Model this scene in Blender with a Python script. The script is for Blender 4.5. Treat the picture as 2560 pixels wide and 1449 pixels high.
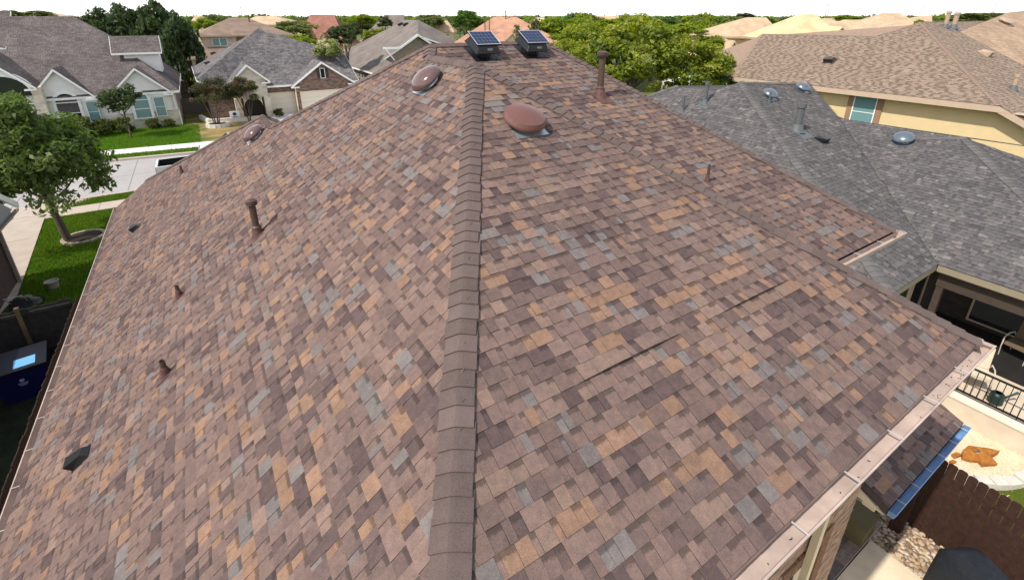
import bpy, bmesh, math, random
import numpy as np
from mathutils import Vector, Matrix, noise

# ------------------------------------------------------------------ clear
for o in list(bpy.data.objects):
    bpy.data.objects.remove(o)
S = bpy.context.scene
COL = S.collection
R = math.radians
GZ = -6.0                                   # street level; z = 0 is the rear eave of the near roof

# ------------------------------------------------------------------ camera
YAW, PITCH = R(32.47), R(21.28)
CAM = Vector((-0.2072, -0.9939, 3.5453))
cd = bpy.data.cameras.new('camera')
cam = bpy.data.objects.new('camera', cd)
COL.objects.link(cam)
cd.sensor_width = 36.0
cd.lens = 36.0 * 1200.8 / 2560.0
cd.shift_y = -(724.5 - 509.03) / 2560.0
cd.clip_start = 0.05
cd.clip_end = 6000
fw = Vector((math.sin(YAW) * math.cos(PITCH), math.cos(YAW) * math.cos(PITCH), -math.sin(PITCH)))
rt = Vector((math.cos(YAW), -math.sin(YAW), 0))
up = rt.cross(fw)
cam.matrix_world = Matrix(((rt.x, up.x, -fw.x, CAM.x), (rt.y, up.y, -fw.y, CAM.y), (rt.z, up.z, -fw.z, CAM.z), (0, 0, 0, 1)))
S.camera = cam

def px(p):
    d = Vector(p) - CAM
    z = d.dot(fw)
    if z < 0.1:
        return None
    return (1280 + 1200.8 * d.dot(rt) / z, 509.03 - 1200.8 * d.dot(up) / z)

# ------------------------------------------------------------------ sky, sun, exposure
SUN_AZ, SUN_EL = R(265), R(51)              # azimuth clockwise from north (+y)
w = bpy.data.worlds.new('World')
S.world = w
w.use_nodes = True
nt = w.node_tree
sky = nt.nodes.new('ShaderNodeTexSky')
sky.sky_type = 'NISHITA'
sky.sun_disc = False
sky.sun_elevation = SUN_EL
sky.sun_rotation = SUN_AZ
sky.air_density = 1.0
sky.dust_density = 1.0
sky.ozone_density = 1.0
bg = nt.nodes['Background']
bg.inputs['Strength'].default_value = 0.12
# summer haze: the low sky all round is milky white and thins towards the zenith
tcw = nt.nodes.new('ShaderNodeTexCoord')
sep = nt.nodes.new('ShaderNodeSeparateXYZ')
nt.links.new(tcw.outputs['Generated'], sep.inputs[0])
mrw = nt.nodes.new('ShaderNodeMapRange')
mrw.inputs['From Min'].default_value = 0.0
mrw.inputs['From Max'].default_value = 0.75
mrw.inputs['To Min'].default_value = 1.0
mrw.inputs['To Max'].default_value = 0.22
mrw.interpolation_type = 'SMOOTHSTEP'
nt.links.new(sep.outputs['Z'], mrw.inputs['Value'])
mxw = nt.nodes.new('ShaderNodeMix')
mxw.data_type = 'RGBA'
nt.links.new(mrw.outputs[0], mxw.inputs[0])
nt.links.new(sky.outputs[0], mxw.inputs[6])
mxw.inputs[7].default_value = (9.2, 9.2, 9.1, 1)
nt.links.new(mxw.outputs[2], bg.inputs[0])
sd = bpy.data.lights.new('sun', 'SUN')
sd.energy = 3.5
sd.angle = R(0.8)
sd.color = (1.0, 0.93, 0.82)
sun = bpy.data.objects.new('sun', sd)
COL.objects.link(sun)
sv = Vector((math.sin(SUN_AZ) * math.cos(SUN_EL), math.cos(SUN_AZ) * math.cos(SUN_EL), math.sin(SUN_EL)))
sun.rotation_euler = sv.to_track_quat('Z', 'Y').to_euler()
sun.location = (0, 0, 60)
S.view_settings.view_transform = 'Standard'
S.view_settings.look = 'None'
S.view_settings.gamma = 1
S.view_settings.use_curve_mapping = False
S.view_settings.exposure = 0.4

# ------------------------------------------------------------------ materials
MATS = {}
def nodes(name):
    m = bpy.data.materials.new(name)
    m.use_nodes = True
    n = m.node_tree.nodes
    return m, n, m.node_tree.links, n['Principled BSDF']

def mat(name, col, rough=0.8, var=0.12, scale=6.0, bump=0.0, metal=0.0, bscale=60.0, spec=0.3, col2=None):
    if name in MATS:
        return MATS[name]
    m, n, l, b = nodes(name)
    b.inputs['Roughness'].default_value = rough
    b.inputs['Metallic'].default_value = metal
    b.inputs['Specular IOR Level'].default_value = spec
    tc = n.new('ShaderNodeTexCoord')
    nz = n.new('ShaderNodeTexNoise')
    nz.inputs['Scale'].default_value = scale
    nz.inputs['Detail'].default_value = 5
    nz.inputs['Roughness'].default_value = 0.65
    l.new(tc.outputs['Object'], nz.inputs['Vector'])
    rp = n.new('ShaderNodeValToRGB')
    rp.color_ramp.elements[0].position = 0.3
    rp.color_ramp.elements[1].position = 0.7
    c2 = col2 if col2 else tuple(min(1, c * (1 + var)) for c in col)
    c1 = col if col2 else tuple(c * (1 - var) for c in col)
    rp.color_ramp.elements[0].color = (*c1, 1)
    rp.color_ramp.elements[1].color = (*c2, 1)
    l.new(nz.outputs['Fac'], rp.inputs['Fac'])
    l.new(rp.outputs['Color'], b.inputs['Base Color'])
    if bump:
        n2 = n.new('ShaderNodeTexNoise')
        n2.inputs['Scale'].default_value = bscale
        n2.inputs['Detail'].default_value = 4
        l.new(tc.outputs['Object'], n2.inputs['Vector'])
        bp = n.new('ShaderNodeBump')
        bp.inputs['Strength'].default_value = bump
        bp.inputs['Distance'].default_value = 0.02
        l.new(n2.outputs['Fac'], bp.inputs['Height'])
        l.new(bp.outputs['Normal'], b.inputs['Normal'])
    MATS[name] = m
    return m

def math_node(n, l, op, a, b=None, clamp=False):
    x = n.new('ShaderNodeMath')
    x.operation = op
    x.use_clamp = clamp
    for i, v in enumerate((a, b)):
        if v is None:
            continue
        if isinstance(v, (int, float)):
            x.inputs[i].default_value = v
        else:
            l.new(v, x.inputs[i])
    return x.outputs[0]

def mix_rgb(n, l, mode, fac, a, b):
    x = n.new('ShaderNodeMix')
    x.data_type = 'RGBA'
    x.blend_type = mode
    for s, v in ((0, fac), (6, a), (7, b)):
        if isinstance(v, (int, float)):
            x.inputs[s].default_value = v
        elif isinstance(v, tuple):
            x.inputs[s].default_value = (*v, 1)
        else:
            l.new(v, x.inputs[s])
    return x.outputs[2]

def shingle_mat(name, band=0.5, speck=0.35):
    """asphalt granules; per-piece colour from the mesh, printed dark shadow band on recessed pieces"""
    m, n, l, b = nodes(name)
    b.inputs['Roughness'].default_value = 0.95
    b.inputs['Specular IOR Level'].default_value = 0.12
    at = n.new('ShaderNodeAttribute')
    at.attribute_name = 'Col'
    tc = n.new('ShaderNodeTexCoord')
    uv = n.new('ShaderNodeUVMap')
    uv.uv_map = 'UV'
    sx = n.new('ShaderNodeSeparateXYZ')
    l.new(uv.outputs[0], sx.inputs[0])
    g = n.new('ShaderNodeTexNoise')
    g.inputs['Scale'].default_value = 120
    g.inputs['Detail'].default_value = 6
    g.inputs['Roughness'].default_value = 0.85
    l.new(tc.outputs['Object'], g.inputs['Vector'])
    big = n.new('ShaderNodeTexNoise')
    big.inputs['Scale'].default_value = 1.6
    big.inputs['Detail'].default_value = 3
    l.new(tc.outputs['Object'], big.inputs['Vector'])
    fr = n.new('ShaderNodeTexNoise')
    fr.inputs['Scale'].default_value = 26
    fr.inputs['Detail'].default_value = 9
    fr.inputs['Roughness'].default_value = 0.75
    l.new(tc.outputs['Object'], fr.inputs['Vector'])
    e = math_node(n, l, 'MULTIPLY_ADD', fr.outputs['Fac'], 0.9)
    n_add = n.new('ShaderNodeMath'); n_add.operation = 'ADD'
    l.new(sx.outputs['Y'], n_add.inputs[0])
    fm = math_node(n, l, 'MULTIPLY', math_node(n, l, 'SUBTRACT', fr.outputs['Fac'], 0.5), 0.55)
    l.new(fm, n_add.inputs[1])
    mr = n.new('ShaderNodeMapRange')
    mr.interpolation_type = 'SMOOTHSTEP'
    mr.inputs['From Min'].default_value = 0.58
    mr.inputs['From Max'].default_value = 0.70
    l.new(n_add.outputs[0], mr.inputs['Value'])
    bandf = math_node(n, l, 'MULTIPLY', math_node(n, l, 'MULTIPLY', mr.outputs[0], at.outputs['Alpha']), band)
    gr = n.new('ShaderNodeMapRange')
    gr.inputs['From Min'].default_value = 0.36
    gr.inputs['From Max'].default_value = 0.64
    gr.inputs['To Min'].default_value = 1 - speck * 0.5
    gr.inputs['To Max'].default_value = 1 + speck * 0.5
    gr.clamp = False
    l.new(g.outputs['Fac'], gr.inputs['Value'])
    val = math_node(n, l, 'ADD', -0.09, math_node(n, l, 'ADD', gr.outputs[0], math_node(n, l, 'MULTIPLY', big.outputs['Fac'], 0.18)))
    cv = n.new('ShaderNodeCombineXYZ')
    for i in range(3):
        l.new(val, cv.inputs[i])
    c1 = mix_rgb(n, l, 'MULTIPLY', 1.0, at.outputs['Color'], cv.outputs[0])
    md = n.new('ShaderNodeTexNoise')
    md.inputs['Scale'].default_value = 16
    md.inputs['Detail'].default_value = 5
    l.new(tc.outputs['Object'], md.inputs['Vector'])
    rpm = n.new('ShaderNodeValToRGB')
    rpm.color_ramp.elements[0].position = 0.36
    rpm.color_ramp.elements[0].color = (0.88, 0.89, 0.91, 1)
    rpm.color_ramp.elements[1].position = 0.66
    rpm.color_ramp.elements[1].color = (1.12, 1.09, 1.07, 1)
    l.new(md.outputs['Fac'], rpm.inputs['Fac'])
    c1 = mix_rgb(n, l, 'MULTIPLY', 1.0, c1, rpm.outputs['Color'])
    c2 = mix_rgb(n, l, 'MIX', bandf, c1, (0.035, 0.028, 0.026))
    l.new(c2, b.inputs['Base Color'])
    bp = n.new('ShaderNodeBump')
    bp.inputs['Strength'].default_value = 0.5
    bp.inputs['Distance'].default_value = 0.004
    l.new(g.outputs['Fac'], bp.inputs['Height'])
    l.new(bp.outputs['Normal'], b.inputs['Normal'])
    return m

def course_mat(name, c1, c2, mortar, bw=0.24, rh=0.143, patch=None, bias=0.0):
    """roofs too far away to pick their shingles apart: rows of tabs on the slope's own UV (metres)"""
    m, n, l, b = nodes(name)
    b.inputs['Roughness'].default_value = 0.92
    b.inputs['Specular IOR Level'].default_value = 0.15
    uv = n.new('ShaderNodeUVMap')
    uv.uv_map = 'UV'
    br = n.new('ShaderNodeTexBrick')
    br.inputs['Scale'].default_value = 1.0
    br.inputs['Brick Width'].default_value = bw
    br.inputs['Row Height'].default_value = rh
    br.inputs['Mortar Size'].default_value = 0.012
    br.inputs['Mortar Smooth'].default_value = 0.3
    br.inputs['Bias'].default_value = bias
    br.offset = 0.41
    br.squash = 0.7
    br.squash_frequency = 3
    br.inputs['Color1'].default_value = (*c1, 1)
    br.inputs['Color2'].default_value = (*c2, 1)
    br.inputs['Mortar'].default_value = (*mortar, 1)
    l.new(uv.outputs[0], br.inputs['Vector'])
    nz = n.new('ShaderNodeTexNoise')
    nz.inputs['Scale'].default_value = 0.55
    nz.inputs['Detail'].default_value = 6
    l.new(uv.outputs[0], nz.inputs['Vector'])
    rp = n.new('ShaderNodeValToRGB')
    rp.color_ramp.elements[0].position = 0.35
    rp.color_ramp.elements[1].position = 0.65
    rp.color_ramp.elements[0].color = (0.82, 0.8, 0.8, 1)
    rp.color_ramp.elements[1].color = (*(patch or (1.12, 1.1, 1.08)), 1)
    l.new(nz.outputs['Fac'], rp.inputs['Fac'])
    c = mix_rgb(n, l, 'MULTIPLY', 1.0, br.outputs['Color'], rp.outputs['Color'])
    l.new(c, b.inputs['Base Color'])
    bp = n.new('ShaderNodeBump')
    bp.inputs['Strength'].default_value = 0.6
    bp.inputs['Distance'].default_value = 0.01
    bp.invert = True
    l.new(br.outputs['Fac'], bp.inputs['Height'])
    l.new(bp.outputs['Normal'], b.inputs['Normal'])
    return m

def brick_mat(name, c1, c2, mortar, bw=0.21, rh=0.077, ms=0.01):
    m, n, l, b = nodes(name)
    b.inputs['Roughness'].default_value = 0.9
    uv = n.new('ShaderNodeUVMap')
    uv.uv_map = 'UV'
    br = n.new('ShaderNodeTexBrick')
    br.inputs['Scale'].default_value = 1.0
    br.inputs['Brick Width'].default_value = bw
    br.inputs['Row Height'].default_value = rh
    br.inputs['Mortar Size'].default_value = ms
    br.inputs['Color1'].default_value = (*c1, 1)
    br.inputs['Color2'].default_value = (*c2, 1)
    br.inputs['Mortar'].default_value = (*mortar, 1)
    l.new(uv.outputs[0], br.inputs['Vector'])
    nz = n.new('ShaderNodeTexNoise')
    nz.inputs['Scale'].default_value = 3
    nz.inputs['Detail'].default_value = 6
    l.new(uv.outputs[0], nz.inputs['Vector'])
    cc = mix_rgb(n, l, 'OVERLAY', 0.5, br.outputs['Color'], nz.outputs['Color'])
    l.new(cc, b.inputs['Base Color'])
    bp = n.new('ShaderNodeBump')
    bp.inputs['Strength'].default_value = 0.5
    bp.inputs['Distance'].default_value = 0.01
    bp.invert = True
    l.new(br.outputs['Fac'], bp.inputs['Height'])
    l.new(bp.outputs['Normal'], b.inputs['Normal'])
    return m

def leaf_mat(name):
    m = bpy.data.materials.new(name)
    m.use_nodes = True
    n, l = m.node_tree.nodes, m.node_tree.links
    n.remove(n['Principled BSDF'])
    at = n.new('ShaderNodeAttribute')
    at.attribute_name = 'Col'
    d = n.new('ShaderNodeBsdfPrincipled')
    d.inputs['Roughness'].default_value = 0.55
    d.inputs['Specular IOR Level'].default_value = 0.35
    t = n.new('ShaderNodeBsdfTranslucent')
    hs = n.new('ShaderNodeHueSaturation')
    hs.inputs['Saturation'].default_value = 1.15
    hs.inputs['Value'].default_value = 1.5
    l.new(at.outputs['Color'], d.inputs['Base Color'])
    l.new(at.outputs['Color'], hs.inputs['Color'])
    l.new(hs.outputs[0], t.inputs['Color'])
    mx = n.new('ShaderNodeMixShader')
    mx.inputs[0].default_value = 0.45
    l.new(d.outputs[0], mx.inputs[1])
    l.new(t.outputs[0], mx.inputs[2])
    l.new(mx.outputs[0], n['Material Output'].inputs['Surface'])
    return m

def glass_mat(name, col, rough=0.06):
    m, n, l, b = nodes(name)
    b.inputs['Base Color'].default_value = (*col, 1)
    b.inputs['Roughness'].default_value = rough
    b.inputs['Specular IOR Level'].default_value = 0.8
    return m

M_SH = shingle_mat('asphalt_shingle', 0.56, 0.66)
M_SHG = shingle_mat('asphalt_shingle_grey', 0.4, 0.4)
def cap_mat(name, c):
    m, n, l, b = nodes(name)
    b.inputs['Roughness'].default_value = 0.95
    b.inputs['Specular IOR Level'].default_value = 0.1
    tc = n.new('ShaderNodeTexCoord'); oi = n.new('ShaderNodeObjectInfo')
    g = n.new('ShaderNodeTexNoise'); g.inputs['Scale'].default_value = 105; g.inputs['Detail'].default_value = 6; g.inputs['Roughness'].default_value = 0.85
    h = n.new('ShaderNodeTexNoise'); h.inputs['Scale'].default_value = 11; h.inputs['Detail'].default_value = 4
    l.new(tc.outputs['Object'], g.inputs['Vector']); l.new(tc.outputs['Object'], h.inputs['Vector'])
    v = math_node(n, l, 'ADD', -0.22, math_node(n, l, 'ADD', math_node(n, l, 'MULTIPLY', g.outputs['Fac'], 1.85), math_node(n, l, 'ADD', math_node(n, l, 'MULTIPLY', h.outputs['Fac'], 0.3), math_node(n, l, 'MULTIPLY', oi.outputs['Random'], 0.28))))
    cv = n.new('ShaderNodeCombineXYZ')
    for i in range(3): l.new(v, cv.inputs[i])
    l.new(mix_rgb(n, l, 'MULTIPLY', 1.0, c, cv.outputs[0]), b.inputs['Base Color'])
    bp = n.new('ShaderNodeBump'); bp.inputs['Strength'].default_value = 0.5; bp.inputs['Distance'].default_value = 0.004
    l.new(g.outputs['Fac'], bp.inputs['Height']); l.new(bp.outputs['Normal'], b.inputs['Normal'])
    return m
M_CAP = cap_mat('ridge_cap_granules', (0.130, 0.097, 0.090))
M_CAPG = cap_mat('ridge_cap_grey', (0.128, 0.122, 0.12))
M_DECK = mat('roof_deck_brown', (0.09, 0.07, 0.065), 0.95, 0.2, 20, spec=0.1)
M_DECKG = mat('roof_deck_grey', (0.07, 0.07, 0.072), 0.95, 0.2, 20, spec=0.1)
M_GUT = mat('gutter_tan_paint', (0.46, 0.365, 0.32), 0.55, 0.22, 3.2, spec=0.3)
M_GUTW = mat('gutter_strap_metal', (0.46, 0.43, 0.41), 0.4, 0.1, 5)
M_BRN = mat('brown_pipe_paint', (0.085, 0.052, 0.042), 0.5, 0.25, 30, spec=0.4)
M_BRND = mat('brown_dome_paint', (0.155, 0.07, 0.06), 0.36, 0.1, 20, spec=0.5)
M_BRNG = mat('brown_dome_gloss', (0.13, 0.075, 0.07), 0.16, 0.1, 20, spec=0.7)
M_GALV = mat('galvanised_steel', (0.52, 0.58, 0.63), 0.32, 0.15, 14, metal=0.75)
M_BLK = mat('black_plastic', (0.012, 0.012, 0.014), 0.4, 0.3, 20, spec=0.4)
M_BLKM = mat('black_powder_coat', (0.009, 0.010, 0.014), 0.34, 0.2, 20, spec=0.4)
M_GREY = mat('grey_vent_paint', (0.15, 0.185, 0.22), 0.3, 0.1, 10, metal=0.4)
M_GREYP = mat('grey_pipe_paint', (0.105, 0.115, 0.12), 0.55, 0.15, 10)
M_SOLAR = glass_mat('solar_cell_blue', (0.006, 0.016, 0.06), 0.16)
M_ALU = mat('aluminium_frame', (0.72, 0.72, 0.72), 0.35, 0.05, 5, metal=0.6)
M_WHITE = mat('white_trim_paint', (0.86, 0.86, 0.85), 0.6, 0.04, 3)
M_CREAM = mat('cream_trim_paint', (0.68, 0.58, 0.42), 0.65, 0.06, 3)
M_TRIM = mat('tan_trim_paint', (0.50, 0.38, 0.28), 0.65, 0.06, 3)
M_GLASSD = glass_mat('window_glass_dark', (0.015, 0.02, 0.022))
M_GLASST = glass_mat('window_glass_teal', (0.16, 0.30, 0.31), 0.15)
M_GLASSG = glass_mat('window_glass_green', (0.012, 0.06, 0.035), 0.12)
M_LEAF = leaf_mat('foliage')
M_BARK = mat('bark', (0.11, 0.085, 0.065), 0.95, 0.35, 9, 0.7, bscale=25)
M_CONC = mat('concrete', (0.45, 0.38, 0.32), 0.9, 0.1, 2.0, 0.2, bscale=80)
M_CONCW = mat('bright_concrete', (0.74, 0.71, 0.68), 0.9, 0.06, 2.0, 0.15, bscale=80)
M_ROAD = mat('street_concrete', (0.37, 0.35, 0.345), 0.92, 0.08, 0.8, 0.2, bscale=60)
M_WOODG = mat('weathered_fence_wood', (0.21, 0.18, 0.16), 0.9, 0.25, 8, 0.3)
M_WOODB = mat('dark_stained_fence', (0.040, 0.018, 0.012), 0.85, 0.4, 9, 0.3)
M_WOODD = mat('old_brown_fence', (0.035, 0.021, 0.015), 0.9, 0.35, 9, 0.3)
M_BRICKP = mat('tan_brick', (0.36, 0.24, 0.17), 0.9, 0.35, 7, 0.4, bscale=70)
M_MORTAR = mat('mortar', (0.50, 0.42, 0.34), 0.95, 0.1, 20)
M_STUC = mat('yellow_stucco', (0.68, 0.53, 0.30), 0.9, 0.05, 2, 0.15, bscale=90)
M_STUCW = mat('white_stucco', (0.78, 0.76, 0.75), 0.9, 0.04, 2, 0.1, bscale=90)
M_STONE = brick_mat('white_limestone', (0.72, 0.66, 0.56), (0.55, 0.47, 0.38), (0.66, 0.6, 0.52), 0.55, 0.24, 0.012)
M_BRKD = brick_mat('mixed_dark_brick', (0.28, 0.17, 0.13), (0.08, 0.05, 0.045), (0.22, 0.18, 0.16), 0.30, 0.10, 0.008)
M_BRKM = brick_mat('maroon_brick', (0.075, 0.032, 0.03), (0.035, 0.022, 0.022), (0.08, 0.06, 0.055))  # maroon brick, lowered further to carry the side-yard shade
M_BRKT = brick_mat('grey_tan_brick', (0.30, 0.24, 0.19), (0.19, 0.15, 0.12), (0.3, 0.26, 0.22))
M_BRKO = brick_mat('orange_brick', (0.55, 0.27, 0.12), (0.42, 0.2, 0.1), (0.5, 0.36, 0.24))
M_SIDE = brick_mat('cream_lap_siding', (0.62, 0.50, 0.38), (0.58, 0.47, 0.36), (0.36, 0.29, 0.22), 5.0, 0.18, 0.012)
M_SIDEY = brick_mat('yellow_lap_siding', (0.74, 0.60, 0.36), (0.70, 0.56, 0.34), (0.5, 0.4, 0.24), 5.0, 0.18, 0.012)
M_ROOF_DG = course_mat('dark_grey_shingles', (0.115, 0.098, 0.098), (0.175, 0.155, 0.15), (0.05, 0.045, 0.047), 0.30, 0.20)
M_ROOF_BG = course_mat('blue_grey_shingles', (0.10, 0.10, 0.11), (0.225, 0.205, 0.205), (0.065, 0.065, 0.07), 0.34, 0.2)
M_ROOF_PG = course_mat('plain_grey_shingles', (0.19, 0.165, 0.15), (0.22, 0.195, 0.18), (0.14, 0.12, 0.11), 0.3, 0.16)
M_ROOF_TN = course_mat('brown_tan_shingles', (0.25, 0.185, 0.145), (0.29, 0.22, 0.175), (0.17, 0.125, 0.10), 0.3, 0.17)
M_ROOF_OR = course_mat('terracotta_shingles', (0.46, 0.25, 0.17), (0.52, 0.30, 0.21), (0.33, 0.18, 0.13), 0.32, 0.2)
M_ROOF_RD = course_mat('rust_red_shingles', (0.30, 0.14, 0.11), (0.36, 0.18, 0.14), (0.2, 0.09, 0.07), 0.32, 0.2)
M_ROOF_SN = course_mat('sand_shingles', (0.52, 0.38, 0.25), (0.58, 0.44, 0.30), (0.40, 0.29, 0.2), 0.32, 0.2)
M_ROOF_YL = course_mat('pale_yellow_shingles', (0.66, 0.52, 0.30), (0.70, 0.56, 0.34), (0.55, 0.43, 0.26), 0.32, 0.2)

# ------------------------------------------------------------------ mesh builder
def V3(a): return Vector(a)
def empty(name, base, label, cat, group=None):
    o = bpy.data.objects.new(name, None)
    o.empty_display_size = 0.3
    o.location = base
    COL.objects.link(o)
    tag(o, label, cat, group)
    return o
def tag(o, label, cat, group=None):
    o['label'] = label
    o['category'] = cat
    if group:
        o['group'] = group
    return o
WORLD_BASE = {}
def base_of(o):
    b = Vector((0, 0, 0))
    while o is not None:
        if o.name in WORLD_BASE:
            return WORLD_BASE[o.name]
        b = b + o.location
        o = o.parent
    return b

class MB:
    def __init__(s):
        s.v, s.f, s.c, s.uv = [], [], [], []
    def face(s, pts, col=None, uv=None):
        i = len(s.v)
        s.v.extend([tuple(p) for p in pts])
        s.f.append(tuple(range(i, i + len(pts))))
        s.c.append(col)
        s.uv.append(uv)
    def obox(s, c, ax, ay, az, hx, hy, hz, col=None):
        c, ax, ay, az = Vector(c), Vector(ax), Vector(ay), Vector(az)
        P = lambda i, j, k: c + ax * hx * i + ay * hy * j + az * hz * k
        for q in (((-1,-1,-1),(-1,1,-1),(1,1,-1),(1,-1,-1)), ((-1,-1,1),(1,-1,1),(1,1,1),(-1,1,1)),
                  ((-1,-1,-1),(1,-1,-1),(1,-1,1),(-1,-1,1)), ((1,-1,-1),(1,1,-1),(1,1,1),(1,-1,1)),
                  ((1,1,-1),(-1,1,-1),(-1,1,1),(1,1,1)), ((-1,1,-1),(-1,-1,-1),(-1,-1,1),(-1,1,1))):
            s.face([P(*t) for t in q], col)
        return s
    def box(s, x0, x1, y0, y1, z0, z1, col=None):
        return s.obox(((x0+x1)/2, (y0+y1)/2, (z0+z1)/2), (1,0,0), (0,1,0), (0,0,1), abs(x1-x0)/2, abs(y1-y0)/2, abs(z1-z0)/2, col)
    def bar(s, a, b, w, h=None, upv=(0,0,1), col=None):
        a, b = Vector(a), Vector(b)
        d = b - a
        L = d.length
        d.normalize()
        u = Vector(upv)
        x = d.cross(u)
        if x.length < 1e-4:
            x = d.cross(Vector((1, 0, 0)))
        x.normalize()
        z = x.cross(d)
        return s.obox((a + b) / 2, d, x, z, L / 2, w / 2, (h or w) / 2, col)
    def tube(s, pts, rad, n=12, cap=True, col=None):
        pts = [Vector(p) for p in pts]
        rings = []
        for i, p in enumerate(pts):
            d = (pts[min(i+1, len(pts)-1)] - pts[max(i-1, 0)]).normalized()
            x = d.cross(Vector((0, 0, 1)))
            if x.length < 1e-3:
                x = Vector((1, 0, 0))
            x.normalize()
            y = d.cross(x)
            r = rad[i] if isinstance(rad, (list, tuple)) else rad
            rings.append([p + (x * math.cos(2*math.pi*k/n) + y * math.sin(2*math.pi*k/n)) * r for k in range(n)])
        for a, b in zip(rings, rings[1:]):
            for k in range(n):
                s.face([a[k], a[(k+1) % n], b[(k+1) % n], b[k]], col)
        if cap:
            s.face(rings[0][::-1], col)
            s.face(rings[-1], col)
        return s
    def lathe(s, c, axis, prof, n=32, col=None, xdir=None, sx=1.0):
        """prof: (radius, height) pairs along the axis"""
        c, a = Vector(c), Vector(axis).normalized()
        x = Vector(xdir) if xdir else a.orthogonal()
        x = (x - a * x.dot(a)).normalized()
        y = a.cross(x)
        rings = [[c + a * h + (x * math.cos(2*math.pi*k/n) * sx + y * math.sin(2*math.pi*k/n)) * r for k in range(n)] for r, h in prof]
        for p, q in zip(rings, rings[1:]):
            for k in range(n):
                s.face([p[k], p[(k+1) % n], q[(k+1) % n], q[k]], col)
        return s
    def prism(s, poly, d, col=None):
        """closed polygon extruded by vector d"""
        p = [Vector(q) for q in poly]
        d = Vector(d)
        q = [a + d for a in p]
        s.face(p[::-1], col)
        s.face(q, col)
        for i in range(len(p)):
            j = (i + 1) % len(p)
            s.face([p[i], p[j], q[j], q[i]], col)
        return s
    def build(s, name, m, parent=None, smooth=False, merge=True, autouv=False, kind=None, local=False):
        me = bpy.data.meshes.new(name)
        me.from_pydata(s.v, [], s.f)
        if any(c is not None for c in s.c):
            ca = me.color_attributes.new('Col', 'FLOAT_COLOR', 'CORNER')
            buf = []
            for f, c in zip(s.f, s.c):
                c = c or (0.2, 0.2, 0.2, 0)
                for _ in f:
                    buf.extend(c if len(c) == 4 else (*c, 0))
            ca.data.foreach_set('color', buf)
        if autouv or any(u is not None for u in s.uv):
            ul = me.uv_layers.new(name='UV')
            buf = []
            for f, u in zip(s.f, s.uv):
                if u is not None:
                    for q in u:
                        buf.extend(q)
                else:
                    p = [Vector(s.v[i]) for i in f]
                    nrm = Vector((0, 0, 0))
                    for a, b in zip(p, p[1:] + p[:1]):
                        nrm += a.cross(b)
                    nrm.normalize()
                    if abs(nrm.z) > 0.999:
                        uu, vv = Vector((1, 0, 0)), Vector((0, 1, 0))
                    else:
                        uu = Vector((0, 0, 1)).cross(nrm).normalized()
                        vv = nrm.cross(uu)
                    for q in p:
                        buf.extend((q.dot(uu), q.dot(vv)))
            ul.data.foreach_set('uv', buf)
        if merge or smooth:
            bm = bmesh.new()
            bm.from_mesh(me)
            bmesh.ops.remove_doubles(bm, verts=bm.verts, dist=1e-4)
            bmesh.ops.recalc_face_normals(bm, faces=bm.faces)
            bm.to_mesh(me)
            bm.free()
        if smooth:
            me.polygons.foreach_set('use_smooth', [True] * len(me.polygons))
            try:
                me.set_sharp_from_angle(angle=R(38))
            except Exception:
                pass
        me.materials.append(m)
        o = bpy.data.objects.new(name, me)
        COL.objects.link(o)
        if parent is not None:
            o.parent = parent
            if not local:
                b = parent.location.copy()
                q = parent.parent
                # mesh data is written in world coordinates
                if q is None:
                    o.matrix_parent_inverse = Matrix.Translation(-b) if parent.type == 'EMPTY' else Matrix.Identity(4)
        if kind:
            o['kind'] = kind
        return o

def structure(o):
    o['kind'] = 'structure'
    return o

# ------------------------------------------------------------------ shingles
def pick(rng, pal, drift=0.0):
    # drift (-1..1) shifts the blend between the dark and the warm end over patches of roof
    pal = [(p[0] * math.exp(3.2 * drift * (p[1][0] - pal[0][1][0]) / pal[0][1][0]), p[1]) for p in pal]
    t = rng.random() * sum(p[0] for p in pal)
    for p in pal:
        t -= p[0]
        if t <= 0:
            c = p[1]
            break
    k = 1 + rng.uniform(-0.1, 0.1)
    return (c[0] * k, c[1] * k, c[2] * k)

PAL_BROWN = [(28, (0.162, 0.112, 0.099)), (23, (0.184, 0.127, 0.110)), (18, (0.138, 0.097, 0.089)), (11, (0.240, 0.150, 0.106)), (10, (0.166, 0.145, 0.140)), (13, (0.102, 0.072, 0.070)), (12, (0.212, 0.146, 0.120))]
PAL_GREY = [(34, (0.112, 0.105, 0.106)), (26, (0.132, 0.124, 0.123)), (14, (0.092, 0.086, 0.089)), (10, (0.106, 0.108, 0.105)), (6, (0.182, 0.167, 0.162)), (6, (0.145, 0.132, 0.128))]
PAL_TAN = [(50, (0.275, 0.208, 0.160)), (28, (0.292, 0.222, 0.172)), (22, (0.255, 0.192, 0.148))]

def lerp_poly(p, d, N, hb, ht):
    return p

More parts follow.
